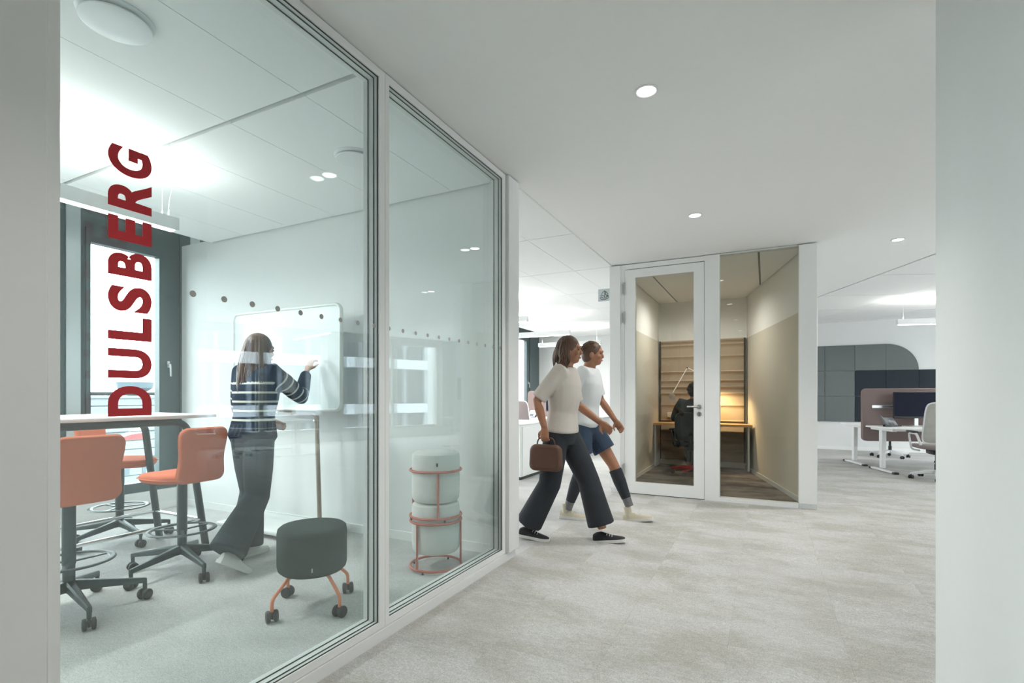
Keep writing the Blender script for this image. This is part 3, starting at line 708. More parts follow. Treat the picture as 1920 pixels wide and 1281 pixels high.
def bar_chair(label, loc_, rz, ba):
    """coral bar chair; local +x is the way it faces; ba = turn of the star base"""
    t = thing('bar_chair', label, 'chair', loc_, rz, 'coral bar chairs at the high table')
    SH = 0.655
    st = MB()
    def seat(u, v, n):
        return (u + 0.02, v, SH + n - 0.010*math.cos(v*7) + 0.012*(u*4)**2*(1 if u < 0 else 0.2) - (0.007*max(0, u*4)**2))
    st.pad(0.44, 0.42, 0.062, 0.17, seat, 0.028, 8); se = st.build('seat', 'coral_fabric', t)
    sm = MB(); ring = []
    for k in range(48):
        a = 2*math.pi*k/48; cx, sx_ = math.cos(a), math.sin(a); e = 0.62
        ring.append((0.02 + 0.2215*math.copysign(abs(cx)**e, cx), 0.2115*math.copysign(abs(sx_)**e, sx_), SH - 0.004))
    sm.tube(ring, 0.003, 6, closed=True, up=(0, 0, 1)); sm.build('seam', 'coral_seam', se)
    # backrest shell: wraps down behind the seat, curves round the sitter, waist in the middle
    bk = MB()
    def back(u, v, n):
        h = v + 0.185; wv = 1.0 - 0.09*math.exp(-((v + 0.02)/0.09)**2)
        x = -0.205 - 0.045*(h/0.37)**1.5 + n + 0.55*(u*wv)**2
        return (x, u*wv, SH - 0.035 + h)
    bk.pad(0.33, 0.36, 0.042, 0.055, back, 0.019, 6); bo_ = bk.build('backrest', 'coral_fabric', t)
    sm = MB(); ring = []
    for cx, cy_, a0 in ((0.110, 0.125, 0), (-0.110, 0.125, 90), (-0.110, -0.125, 180), (0.110, -0.125, 270)):
        for k in range(7):
            a = R(a0 + 90*k/6); ring.append((cx + 0.055*math.cos(a), cy_ + 0.055*math.sin(a)))
        nx = {0: (-0.110, 0.125), 90: (-0.110, -0.125), 180: (0.110, -0.125), 270: (0.110, 0.125)}[a0]
        for j in range(1, 8):
            la = R(a0 + 90); p0 = (cx + 0.055*math.cos(la), cy_ + 0.055*math.sin(la)); p1 = (nx[0] + 0.055*math.cos(la), nx[1] + 0.055*math.sin(la))
            ring.append((p0[0] + (p1[0]-p0[0])*j/8, p0[1] + (p1[1]-p0[1])*j/8))
    sm.tube([back(u*1.0, v*1.0, 0.004) for u, v in ring], 0.0028, 6, closed=True, up=(1, 0, 0)); sm.build('seam', 'coral_seam', bo_)
    u = MB(); u.rbox((0.0, 0, SH - 0.036), (0.2, 0.16, 0.02), 0.006); u.tube([(0.02, 0.05, SH - 0.04), (0.03, 0.19, SH - 0.045)], 0.005, 8); u.build('seat_plate', 'dark_metal', t)
    MB().lathe((0, 0, 0), [(0.025, 0.13), (0.028, 0.14), (0.028, 0.27), (0.031, 0.272), (0.031, SH - 0.05), (0.027, SH - 0.04)], 24).build('column', 'dark_metal', t)
    fr = MB(); rr = 0.19
    fr.torus((0, 0, 0.285), rr, 0.018, 48, 10, flat=0.35)
    for a in (30, 150, 270): fr.box((rr*0.5*math.cos(R(a)), rr*0.5*math.sin(R(a)), 0.283), (rr - 0.02, 0.018, 0.008), rotz(R(a)))
    fr.build('foot_ring', 'dark_metal', t)
    for k in range(5):
        a = ba + 2*math.pi*k/5; q = rotz(a); lg = MB()
        rs = []
        for s_, z, wy, hz in ((0.0, 0.155, 0.026, 0.032), (0.06, 0.150, 0.022, 0.026), (0.33, 0.112, 0.012, 0.014), (0.345, 0.105, 0.011, 0.018)):
            rs.append([Vector((0, 0, 0)) + q @ Vector((s_, dy*wy, z + dz*hz)) for dy, dz in ((-1, -.8), (-.8, -1), (.8, -1), (1, -.8), (1, .6), (.6, 1), (-.6, 1), (-1, .6))])
        lg.rings(rs); p = q @ Vector((0.338, 0, 0)); lg.cyl((p.x, p.y, 0.06), (p.x, p.y, 0.12), 0.011, n=12)
        leg = lg.build('base_arm', 'dark_metal', t)
        caster(leg, p.x, p.y, 0.031, 0.022, a + 0.9 + k, stem=0.0)
    return t
bar_chair('coral bar chair with its back half cut by the left foreground pillar', (-3.42, 1.40, 0), R(180), R(27))
bar_chair('coral bar chair nearest the woman, standing at the table end', (-3.55, 2.08, 0), R(182), R(24))
bar_chair('coral bar chair on the window side of the high table', (-4.74, 2.28, 0), R(33), R(36))

# ================================================================== POUFS
t = thing('caster_stool', 'dark green grey drum stool on orange legs with casters', 'stool', (-2.30, 2.067, 0), R(37.4))
MB().lathe((0, 0, 0), [(0.0, 0.205), (0.12, 0.205), (0.165, 0.212), (0.181, 0.228), (0.186, 0.25), (0.1865, 0.43), (0.182, 0.452), (0.168, 0.464), (0.12, 0.470), (0.0, 0.472)], 48).build('cushion', 'charcoal_fabric', t)
tg = MB(); q = rotz(R(-80)); p = q @ Vector((0.1875, 0, 0.235)); tg.box((p.x, p.y, 0.262), (0.002, 0.006, 0.022), q); tg.build('fabric_tag', 'tag_grey', t)
for sx in (-1, 1):
    for sy in (-1, 1):
        a, b = sx*0.171, sy*0.171
        lg = MB(); lg.tube(fillet([(a*0.45, b*0.45, 0.212), (a*0.62, b*0.62, 0.200), (a, b, 0.115), (a, b, 0.055)], 0.045, 6), 0.0095, 12)
        l = lg.build('leg', 'orange_metal', t); caster(l, a, b, 0.031, 0.023, R(20 + 60*sx + 25*sy), stem=-0.004)

def ring_stool(label, loc_, rz):
    t = thing('ring_stool', label, 'stool', loc_, rz, 'stacked grey stools in red brown ring frames')
    f = 0.17
    MB().lathe((0, 0, 0), [(0.0, 0.118), (0.12, 0.118), (0.15, 0.123), (0.162, 0.14), (0.165, 0.18), (0.165, 0.42), (0.161, 0.446), (0.148, 0.458), (0.1, 0.464), (0.0, 0.465)], 48).build('cushion', 'grey_fabric', t)
    for z in (0.022, 0.335): MB().torus((0, 0, z), 0.176, 0.0085, 56, 10).build('ring', 'rust_metal', t)
    for k in range(3):
        a = R(95 + 120*k); x, y = 0.176*math.cos(a), 0.176*math.sin(a)
        MB().cyl((x, y, 0.022), (x, y, 0.335), 0.0075, n=12).build('post', 'rust_metal', t)
    for k in range(4):
        a = R(20 + 90*k); MB().cyl((0.176*math.cos(a), 0.176*math.sin(a), 0.0), (0.176*math.cos(a), 0.176*math.sin(a), 0.016), 0.007, n=10).build('foot', 'black_plastic', t)
    return t
ring_stool('grey upholstered stool in red brown ring frame, lower one of the stack', (-2.06, 2.93, 0), R(165))
u = ring_stool('grey upholstered stool in red brown ring frame, stacked on top', (-2.06, 2.93, 0.3475), R(215))
tg = MB(); a = R(-52-215); tg.box((0.167*math.cos(a), 0.167*math.sin(a), 0.385), (0.003, 0.012, 0.022), rotz(a)); tg.build('fabric_tag', 'charcoal_fabric', u)

# ================================================================== MOBILE BOARD
t = thing('mobile_board', 'large white mobile board with rounded frame on a taupe stand', 'board', (-3.795, 3.10, 0))
BW, BH, BZ = 1.37, 0.90, 1.515
fr = MB()
def ro(w_, h_, r_):
    o = []
    for cx, cy_, a0 in ((w_/2-r_, h_/2-r_, 0), (-w_/2+r_, h_/2-r_, 90), (-w_/2+r_, -h_/2+r_, 180), (w_/2-r_, -h_/2+r_, 270)):
        for k in range(9): a = R(a0 + 11.25*k); o.append((cx + r_*math.cos(a), cy_ + r_*math.sin(a)))
    return o
fr.tube([(x, 0.0, BZ + z) for x, z in ro(BW - 0.025, BH - 0.025, 0.06)], 0.0145, 10, closed=True, flat=1.5, up=(0, 1, 0)); fr.build('frame', 'board_frame', t)
ol = ro(BW - 0.03, BH - 0.03, 0.058); n_ = len(ol); bm_ = MB()
bm_.add([(x, -0.008, BZ + z) for x, z in ol] + [(x, 0.012, BZ + z) for x, z in ol], [tuple(range(n_)), tuple(range(n_, 2*n_))[::-1]] + [(k, n_+k, n_+(k+1) % n_, (k+1) % n_) for k in range(n_)])
bm_.build('board_panel', 'board_surface', t)
sf = MB(); sf.tube(fillet([(-0.42, 0.03, 0.04), (-0.42, 0.03, 1.045), (0.36, 0.03, 1.045), (0.40, 0.03, 0.04)], 0.05, 6), 0.021, 12, flat=0.8, up=(0, 1, 0)); sf.build('stand_frame', 'taupe_metal', t)
for x, z in ((-0.1, 1.045), (0.36, 0.98), (-0.42, 0.98)): MB().lathe((x, 0.008, z), [(0.010, 0.0), (0.010, 0.006), (0.006, 0.008), (0.0, 0.008)], 16, Matrix.Rotation(R(90), 3, 'X')).build('bolt', 'chrome', t)
MB().rbox((0.0, -0.02, 0.058), (1.16, 0.46, 0.045), 0.02, 3).build('base_plate', 'board_frame', t)
for x in (-0.5, 0.5):
    for y in (-0.17, 0.13): caster(t, x, y, 0.015, 0.012, 0.3, 'black_plastic', 0.0)

# ================================================================== FELT WALL PANEL, FAR RIGHT
t = thing('acoustic_panel', 'grey and dark felt acoustic wall panel with rounded corner on far wall', 'wall panel', (1.737, 13.2, 0.62))
PW = 0.556
def ftile(x, z, m, corner=False):
    q = MB(); g = 0.003
    if not corner: q.rbox((x + PW/2, -0.02, z + PW/2), (PW - g, 0.036, PW - g), 0.004, 1)
    else:
        o = [(0, 0), (PW - g, 0)] + [((PW - g)*math.cos(R(a)), (PW - g)*math.sin(R(a))) for a in range(6, 91, 6)]; n_ = len(o)
        q.add([(x + a, -0.038, z + b) for a, b in o] + [(x + a, -0.002, z + b) for a, b in o], [tuple(range(n_)), tuple(range(n_, 2*n_))[::-1]] + [(k, n_+k, n_+(k+1) % n_, (k+1) % n_) for k in range(n_)])
    q.build('felt_tile', m, t)
for i in range(-3, 6):
    for j in range(3):
        if j == 2:
            if i < 1: ftile(i*PW, 2*PW, 'felt_grey')
            elif i == 1: ftile(i*PW, 2*PW, 'felt_grey', True)
        else: ftile(i*PW, j*PW, 'felt_grey' if i < 0 else 'felt_dark')

# ================================================================== DESKS
def desk(label, loc_, rz, L_=1.6, D=0.8, H_=0.70, group=None):
    """local x along the length from 0, local y from the user's edge (0) to the rear (D)"""
    t = thing('desk', label, 'desk', loc_, rz, group)
    MB().rbox((L_/2, D/2, H_ - 0.0125), (L_, D, 0.025), 0.003, 1).build('desktop', 'white_laminate', t)
    for x in (0.07, L_ - 0.07):
        l = MB(); l.rbox((x, D*0.52, (H_ - 0.04)/2 + 0.03), (0.055, 0.085, H_ - 0.09), 0.006, 1); l.rbox((x, D*0.52, H_*0.68), (0.064, 0.095, H_*0.5), 0.006, 1); leg = l.build('leg', 'white_metal', t)
        b = MB(); b.rbox((x, D*0.5, 0.022), (0.07, D*0.93, 0.026), 0.008, 2); b.build('foot', 'white_metal', leg)
        for y in (D*0.07, D*0.93): MB().rbox((x, y, 0.018), (0.072, 0.07, 0.034), 0.006, 1).build('foot_cap', 'black_plastic', leg)
        b = MB(); b.rbox((x, D/2, H_ - 0.042), (0.06, D*0.82, 0.032), 0.006, 1); b.build('bracket', 'white_metal', leg)
    MB().rbox((L_/2, D*0.52, H_ - 0.055), (L_ - 0.2, 0.05, 0.03), 0.004, 1).build('crossbar', 'white_metal', t)
    return t
def screen_panel(label, loc_, rz, L_=1.6, z0=0.44, z1=1.31, m='mauve_felt', group=None, double=True, rail=True):
    t = thing('desk_screen', label, 'screen', loc_, rz, group)
    for y in ((-0.022, 0.022) if double else (0,)):
        q = MB(); q.pad(L_, z1 - z0, 0.036, 0.07, lambda u, v, n, y=y: (L_/2 + u, y + n, (z0 + z1)/2 + v), 0.012, 6); q.build('felt_layer', m, t)
    if rail: MB().rbox((0.13 + 0.35, -0.048, 1.01), (0.7, 0.014, 0.05), 0.004, 1).build('accessory_rail', 'alu', t)
    for x in (0.2, L_ - 0.2): MB().rbox((x, 0, 0.665), (0.05, 0.10, 0.05), 0.005, 1).build('clamp', 'white_metal', t)
    return t
def phone(label, loc_, rz, m='phone_grey'):
    t = thing('desk_phone', label, 'phone', loc_, rz, 'desk phones'); tilt = Matrix.Rotation(R(38), 3, 'X')
    MB().rbox((0.03, 0.0, 0.078), (0.17, 0.20, 0.022), 0.006, 2, tilt).build('body', m, t)
    MB().rbox((0.03, 0.055, 0.128), (0.10, 0.055, 0.006), 0.002, 1, tilt).build('display', 'screen_navy', t)
    k = MB(); k.lathe((0.03, -0.005, 0.089), [(0.014, 0), (0.014, 0.004), (0, 0.004)], 16, tilt); k.build('dial_button', 'phone_light', t)
    for i in range(4):
        for j in range(3):
            p = tilt @ Vector((-0.02 + 0.025*j, -0.035 - 0.014*i, 0.013)); MB().rbox((0.03 + p.x, p.y, 0.078 + p.z), (0.018, 0.009, 0.004), 0.001, 1, tilt).build('key', 'black_plastic', t)
    h = MB(); h.tube([tilt @ Vector(p) + Vector((0.03, 0, 0.078)) for p in ((-0.105, 0.10, 0.03), (-0.105, 0.06, 0.048), (-0.105, -0.05, 0.048), (-0.105, -0.095, 0.03))], [0.020, 0.017, 0.017, 0.021], 10); h.build('handset', m, t)
    h = MB(); h.rbox((0.03, 0.06, 0.050), (0.12, 0.012, 0.10), 0.003, 1); h.build('stand', 'black_plastic', t)
    return t
def monitor(label, loc_, rz, w_=0.70, h_=0.42, zb=0.13):
    t = thing('monitor', label, 'monitor', loc_, rz, 'computer monitors')
    MB().rbox((0, 0.0, zb + h_/2), (w_, 0.03, h_), 0.005, 1).build('casing', 'black_plastic', t)
    MB().span(-w_/2 + 0.008, w_/2 - 0.008, -0.0175, -0.0152, zb + 0.03, zb + h_ - 0.008).build('display', 'screen_navy', t, smooth=False)
    s_ = MB(); s_.rbox((0, 0.05, (zb + h_/2)/2 + 0.01), (0.06, 0.03, zb + h_/2), 0.006, 1); s_.build('stand', 'alu', t)
    MB().rbox((0, 0.03, 0.008), (0.24, 0.2, 0.016), 0.006, 1).build('foot', 'alu', t)
    return t
def task_chair(label, loc_, rz, mesh='grey_mesh', frame='chair_white', base='chair_white', arms=True, seat='mauve_seat', bk_h=0.56, group='office chairs'):
    """local +x is the way it faces"""
    t = thing('office_chair', label, 'chair', loc_, rz, group)
    s_ = MB(); s_.pad(0.48, 0.49, 0.06, 0.12, lambda u, v, n: (u + 0.02, v, 0.46 + n + 0.25*v*v - 0.25*max(0, u - 0.1)**2), 0.026, 6); s_.build('seat', seat, t)
    def bk(u, v, n):
        h = v + bk_h/2
        return (-0.20 - 0.22*h + 0.10*h*h + n + 0.7*u*u*(1 - 0.3*h), u*(1 - 0.28*max(0, h - 0.25)), 0.53 + h)
    b = MB(); b.pad(0.46, bk_h, 0.02, 0.08, bk, 0.009, 6); back = b.build('backrest', mesh, t)
    f = MB(); ring = []
    for u, v in [(-0.225, -bk_h/2 + 0.05), (-0.225, 0), (-0.222, bk_h/2 - 0.07), (-0.17, bk_h/2 - 0.005), (0, bk_h/2), (0.17, bk_h/2 - 0.005), (0.222, bk_h/2 - 0.07), (0.225, 0), (0.225, -bk_h/2 + 0.05), (0.17, -bk_h/2), (0, -bk_h/2), (-0.17, -bk_h/2)]: ring.append(bk(u, v, -0.002))
    ring = [Vector(p) for p in ring]; fine = []
    for i in range(len(ring)):
        p0, p1, p2, p3 = ring[i-1], ring[i], ring[(i+1) % len(ring)], ring[(i+2) % len(ring)]
        for k in range(4):
            x = k/4; fine.append(0.5*((2*p1) + (p2 - p0)*x + (2*p0 - 5*p1 + 4*p2 - p3)*x*x + (3*p1 - p0 - 3*p2 + p3)*x**3))
    f.tube(fine, 0.011, 8, closed=True, up=(1, 0, 0)); f.build('back_frame', frame, back)
    sp = MB(); sp.tube(fillet([(0.0, 0, 0.40), (-0.25, 0, 0.40), (-0.30, 0, 0.62)], 0.08), [0.03]*2 + [0.026]*(len(fillet([(0.0, 0, 0.40), (-0.25, 0, 0.40), (-0.30, 0, 0.62)], 0.08)) - 2), 10); sp.build('spine', frame, t)
    MB().rbox((0, 0, 0.395), (0.26, 0.18, 0.07), 0.02, 2).build('mechanism', 'black_plastic', t)
    MB().lathe((0, 0, 0), [(0.028, 0.09), (0.028, 0.22), (0.02, 0.222), (0.02, 0.37)], 20).build('column', 'black_plastic', t)
    if arms:
        for s2 in (-1, 1):
            a = MB(); a.tube(fillet([(-0.02, s2*0.2, 0.41), (0.02, s2*0.29, 0.42), (0.09, s2*0.30, 0.655), (-0.16, s2*0.29, 0.66), (-0.2, s2*0.25, 0.50)], 0.05), 0.017, 10, flat=0.7); ar = a.build('armrest', frame, t)
            MB().rbox((-0.02, s2*0.295, 0.68), (0.25, 0.075, 0.025), 0.011, 2).build('arm_pad', 'black_plastic', ar)
    for k in range(5):
        a = R(18) + 2*math.pi*k/5; q = rotz(a); lg = MB(); rs = []
        for d_, z, wy, hz in ((0.0, 0.115, 0.032, 0.03), (0.06, 0.112, 0.028, 0.028), (0.29, 0.085, 0.016, 0.014), (0.31, 0.08, 0.014, 0.014)):
            rs.append([q @ Vector((d_, dy*wy, z + dz*hz)) for dy, dz in ((-1, -.8), (-.8, -1), (.8, -1), (1, -.8), (1, .6), (.6, 1), (-.6, 1), (-1, .6))])
        leg = lg.rings(rs).build('base_arm', base, t); p = q @ Vector((0.30, 0, 0)); caster(leg, p.x, p.y, 0.028, 0.02, a + 0.8*k, stem=0.012)
    return t
DR = R(16)
DG = 'desks of the right wing'
def dpt(o, x, y): return Vector(o) + rotz(DR) @ Vector((x, y, 0))
OA = Vector((1.70, 9.33, 0))
desk('white desk with the phone and monitor, right wing', OA, DR, group=DG)
desk('white desk behind the mauve screen, right wing', dpt(OA, 0, 0.92), DR, group=DG)
screen_panel('mauve felt desk screen with metal rail behind the monitor at right', dpt(OA, -0.03, 0.86), DR, 1.66)
phone('grey desk phone on the white desk at right', dpt(OA, 0.15, 0.45) + Vector((0, 0, 0.70)), DR)
monitor('dark monitor on the white desk at right', dpt(OA, 0.67, 0.62) + Vector((0, 0, 0.70)), DR)
task_chair('grey mesh office chair half hidden by the right foreground wall', (2.17, 9.10, 0), R(96))
task_chair('office chair behind the mauve screen, only its base showing', (2.15, 12.0, 0), R(-80), 'mauve_seat')
kb = MB(); kb.rbox((0, 0, 0.008), (0.14, 0.05, 0.015), 0.004, 1); o = kb.build('glasses_case', 'black_plastic'); o.location = dpt(OA, 0.36, 0.62) + Vector((0, 0, 0.70)); o.rotation_euler = (0, 0, DR)
tag(o, 'small black case lying beside the desk phone at right', 'case')
# desks by the right windows: they show as reflections
for k, (x, y) in enumerate(((4.9, 6.6), (6.6, 2.9))):
    dd = ['middle', 'nearest'][k]
    desk('white desk by the %s right facade windows, mirrored in the glass' % dd, (x, y, 0), R(22), group=DG)
    task_chair('office chair at the %s right facade desk, mirrored in the glass' % dd, (x + 0.9, y - 0.25, 0), R(112))
    monitor('monitor on the %s right facade desk, mirrored in the glass' % dd, (x + 0.55, y + 0.75, 0.70), R(22))

# left open office behind the walkers
desk('white desk in the open office behind the walkers', (-4.75, 9.25, 0), 0, 1.6, 0.8, 0.74)
screen_panel('mauve felt desk screen behind the two walkers', (-4.66, 10.12, 0), 0, 1.5, 0.52, 1.29, rail=False)
phone('grey desk phone in the office left of the walkers', (-4.33, 9.55, 0.74), 0, 'phone_light')
task_chair('mauve office chair by the left office windows', (-4.1, 8.75, 0), R(85), 'mauve_seat')
monitor('monitor seen from the side left of the walkers', (-3.85, 9.8, 0.74), 0, 0.5, 0.32, 0.12)
def cabinet(label, x0, x1, y0, y1, h_):
    t = thing('low_cabinet', label, 'cabinet', (x1, y0, 0), 0, 'low white office cabinets')
    a, b = x0 - x1, y1 - y0
    MB().span(a, 0, 0, b, 0.045, h_ - 0.022).build('body', 'white_laminate', t, smooth=False)
    MB().span(a + 0.02, -0.02, 0.02, b - 0.02, 0.0, 0.045).build('plinth', 'gasket', t, smooth=False)
    MB().rbox((a/2, b/2, h_ - 0.009), (-a + 0.01, b + 0.01, 0.018), 0.003, 1).build('cabinet_top', 'white_laminate', t)
    MB().span(0.001, 0.016, 0.03, b - 0.03, 0.06, h_ - 0.04).build('side_panel', 'white_laminate', t, smooth=False)
    n_ = 2
    for k in range(n_):
        w_ = -a / n_
        MB().span(a + w_*k + 0.004, a + w_*(k+1) - 0.004, -0.018, -0.001, 0.06, h_ - 0.03).build('cabinet_door', 'white_laminate', t, smooth=False)
cabinet('low white cabinet at the partition end, left of the walkers', -3.95, -3.07, 6.42, 7.6, 0.79)
cabinet('low white cabinet farther back, right of the walkers', -3.95, -3.06, 10.37, 11.3, 0.73)

# sailing boat sign on the booth pillar
t = thing('door_sign', 'small square projecting sign with a sailing boat outline', 'sign', (-1.722, 6.2, 2.455))
MB().rbox((-0.083, 0, 0), (0.16, 0.006, 0.155), 0.001, 1).build('plate', 'sign_plate', t)
ic = MB(); S_ = 0.0033
def line(ps, closed=False):
    ic.tube([(-0.083 + x*0.058, -0.0035, z*0.062) for x, z in ps], S_*1.0, 6, closed=closed, up=(0, 1, 0))
line([(0.05, 0.9), (-0.45, 0.45), (-0.85, -0.15), (-0.4, -0.08), (0.0, -0.2), (0.1, -0.5), (0.08, 0.85)])
line([(0.3, 0.75), (0.55, 0.45), (0.85, 0.15), (0.55, 0.1), (0.28, -0.02), (0.28, 0.7)])
line([(-0.75, -0.4), (-0.5, -0.38), (-0.35, -0.6), (0.0, -0.62), (0.4, -0.6), (0.55, -0.35), (0.9, -0.32), (0.9, -0.55), (0.6, -0.8), (0.1, -0.92), (-0.5, -0.9), (-0.85, -0.7), (-0.85, -0.45)], True)
line([(0.45, -0.1), (0.6, -0.18), (0.75, -0.1), (0.9, -0.16)]); line([(0.42, -0.24), (0.6, -0.3), (0.75, -0.22), (0.88, -0.27)])
ic.build('boat_icon', 'sign_ink', t)

# ================================================================== INSIDE THE PHONE ROOM
fp = thing('felt_wall_panel', 'beige felt panel with horizontal folds on the phone room back wall', 'wall panel', (-1.62, 9.05, 0))
FXW = 1.31
zs = [0.10, 0.30, 0.45, 0.60, 0.79, 1.055, 1.245, 1.354, 1.46, 1.607, 1.87, 2.06, 2.13]
for a, b in zip(zs, zs[1:]):
    n_ = 10; h_ = b - a; prof = []
    for k in range(n_ + 1):
        q = k / n_; dist = (1 - q) * h_            # the fold bulges out just below the seam above
        prof.append((-0.014 - 0.032*math.exp(-((dist - 0.015)/0.028)**2), a + q*h_))
    m = MB(); vs = []; fs = []
    for x in (0.0, FXW):
        for p in prof: vs.append((x, p[0], p[1]))
        vs += [(x, -0.001, b), (x, -0.001, a)]
    nn = n_ + 3
    for k in range(nn): fs.append((k, (k+1) % nn, nn + (k+1) % nn, nn + k))
    fs += [tuple(range(nn))[::-1], tuple(range(nn, 2*nn))]
    m.add(vs, fs).build('felt_fold', 'felt_beige', fp)
for x in (-0.012, FXW + 0.012): MB().span(x - 0.012, x + 0.012, -0.05, 0, 0.1, 2.13).build('edge_strip', 'gasket', fp, smooth=False)
t = thing('wall_desk', 'oak desktop spanning the phone room in front of the felt panel', 'desk', (-1.655, 8.55, 0))
prism([(0, 0), (xr(8.55) + 1.645, 0), (xr(8.98) + 1.645, 0.42), (0, 0.42)], 0.705, 0.74).build('desktop', 'oak', t, smooth=False)
for x, a in ((0.02, 0), (xr(8.6) + 1.60, 0)): MB().span(x - 0.015, x + 0.015, 0.03, 0.40, 0.02, 0.705).build('side_panel', 'frame_grey', t, smooth=False)
t = thing('power_socket', 'white double power socket on the felt panel above the desk', 'socket', (-1.50, 8.965, 0.865))
MB().rbox((0.08, 0.03, 0), (0.17, 0.06, 0.085), 0.004, 1).build('cover', 'socket_white', t)
for x in (0.04, 0.12): MB().lathe((x, 0.002, 0), [(0.022, 0), (0.022, 0.005), (0.017, 0.005), (0.017, -0.012), (0, -0.012)], 20, Matrix.Rotation(R(90), 3, 'X')).build('outlet', 'felt_beige', t)
def arm_lamp(label, pts, head, aim, lit):
    t = thing('desk_lamp', label, 'lamp', pts[0], 0, 'arm lamps in the phone room'); o = Vector(pts[0]); P_ = [Vector(p) - o for p in pts]; hd = Vector(head) - o
    MB().lathe((0, 0, 0), [(0.0, 0.0), (0.05, 0.0), (0.05, 0.012), (0.012, 0.016), (0.012, 0.05), (0, 0.05)], 24).build('lamp_base', 'white_metal', t)
    for a, b in zip(P_, P_[1:]): MB().cyl(a, b, 0.008, n=10).build('lamp_arm', 'white_metal', t)
    for p in P_[1:-1]: MB().ell(p, (0.014, 0.014, 0.014), 12, 8).build('joint', 'black_plastic', t)
    rt = Vector(aim).normalized().to_track_quat('Z', 'Y').to_matrix()
    h = MB(); h.lathe(hd, [(0.0, -0.06), (0.018, -0.055), (0.022, -0.03), (0.06, -0.005), (0.062, 0.0), (0.056, 0.0), (0.02, -0.022)], 28, rt); h.build('lamp_shade', 'white_metal', t)
    if lit:
        MB().lathe(hd, [(0.0, -0.015), (0.035, -0.013)], 20, rt).build('bulb', 'warm_disc', t)
        l = bpy.data.lights.new('warm_light', 'SPOT'); l.energy = 34; l.color = (1.0, 0.72, 0.38); l.spot_size = R(150); l.spot_blend = 0.8; l.shadow_soft_size = 0.04
        q = bpy.data.objects.new('warm_light', l); C.objects.link(q); q.parent = t; q.location = hd + Vector(aim).normalized()*0.012
        q.rotation_euler = (-Vector(aim)).to_track_quat('Z', 'Y').to_euler()
arm_lamp('white folding arm lamp left of the seated person', [(-0.86, 8.88, 0.74), (-0.86, 8.88, 0.80), (-1.02, 8.82, 1.58), (-1.15, 8.75, 1.65), (-1.37, 8.70, 1.24)], (-1.375, 8.66, 1.17), (-0.25, -0.8, -0.3), False)
arm_lamp('lit warm arm lamp hidden behind the door post', [(-0.73, 8.86, 0.74), (-0.73, 8.86, 0.80), (-0.74, 8.82, 1.34), (-0.72, 8.76, 1.38)], (-0.70, 8.74, 1.33), (0.05, 0.15, -1), True)
ltp = thing('laptop', 'dark laptop on the phone room desk', 'laptop', (-0.97, 8.74, 0.74))
MB().rbox((0, 0, 0.008), (0.30, 0.18, 0.016), 0.004, 1).build('laptop_base', 'black_plastic', ltp)
# ================================================================== PEOPLE
def remesh(name, mb, voxel, smooth=6, fac=0.5):
    me = bpy.data.meshes.new('tmp'); me.from_pydata(mb.v, [], mb.f); me.update()
    b = bmesh.new(); b.from_mesh(me); bmesh.ops.recalc_face_normals(b, faces=b.faces[:]); b.to_mesh(me); b.free()
    o = bpy.data.objects.new('tmp', me); C.objects.link(o)
    r = o.modifiers.new('r', 'REMESH'); r.mode = 'VOXEL'; r.voxel_size = voxel
    s_ = o.modifiers.new('s', 'SMOOTH'); s_.iterations = smooth; s_.factor = fac
    dg = bpy.context.evaluated_depsgraph_get()
    out = bpy.data.meshes.new_from_object(o.evaluated_get(dg)); out.name = name
    bpy.data.objects.remove(o); bpy.data.meshes.remove(me)
    return out
V = Vector
def loft_spine(mb, st, n=24):
    """st: (centre, half width, half depth); width runs along local y"""
    rs = []; cs = [V(c) for c, _, _ in st]
    for i, (c, hw, hd) in enumerate(st):
        t = (cs[min(i+1, len(st)-1)] - cs[max(i-1, 0)]).normalized(); y = V((0, 1, 0)); y = (y - t*y.dot(t)).normalized(); x = y.cross(t)
        ring = []
        for k in range(n):
            a = 2*math.pi*k/n; ca, sa = math.cos(a), math.sin(a)
            ring.append(cs[i] + x*hd*math.copysign(abs(ca)**0.85, ca) + y*hw*math.copysign(abs(sa)**0.85, sa))
        rs.append(ring)
    mb.rings(rs)
def torso(mb, J, o=0.0, low=-0.10, top='neck', wide=1.0):
    p, c, nk, hd = (V(J[k]) for k in ('pelvis', 'chest', 'neck', 'head'))
    st = [(p + (p - c).normalized()*(-low), 0.125 + o, 0.092 + o), (p, 0.168*wide + o, 0.112 + o), (p.lerp(c, 0.45), 0.132*wide + o, 0.092 + o), (p.lerp(c, 0.8), 0.152*wide + o, 0.108 + o),
          (c.lerp(nk, 0.15), 0.170*wide + o, 0.105 + o), (c.lerp(nk, 0.62), 0.160*wide + o, 0.080 + o), (c.lerp(nk, 0.85), 0.095 + o, 0.068 + o)]
    if top == 'head': st += [(nk, 0.056, 0.058), (nk.lerp(hd, 0.6), 0.052, 0.056)]
    else: st += [(nk + V((0.004, 0, -0.005)), 0.060 + o*0.6, 0.062 + o*0.6)]
    loft_spine(mb, st)
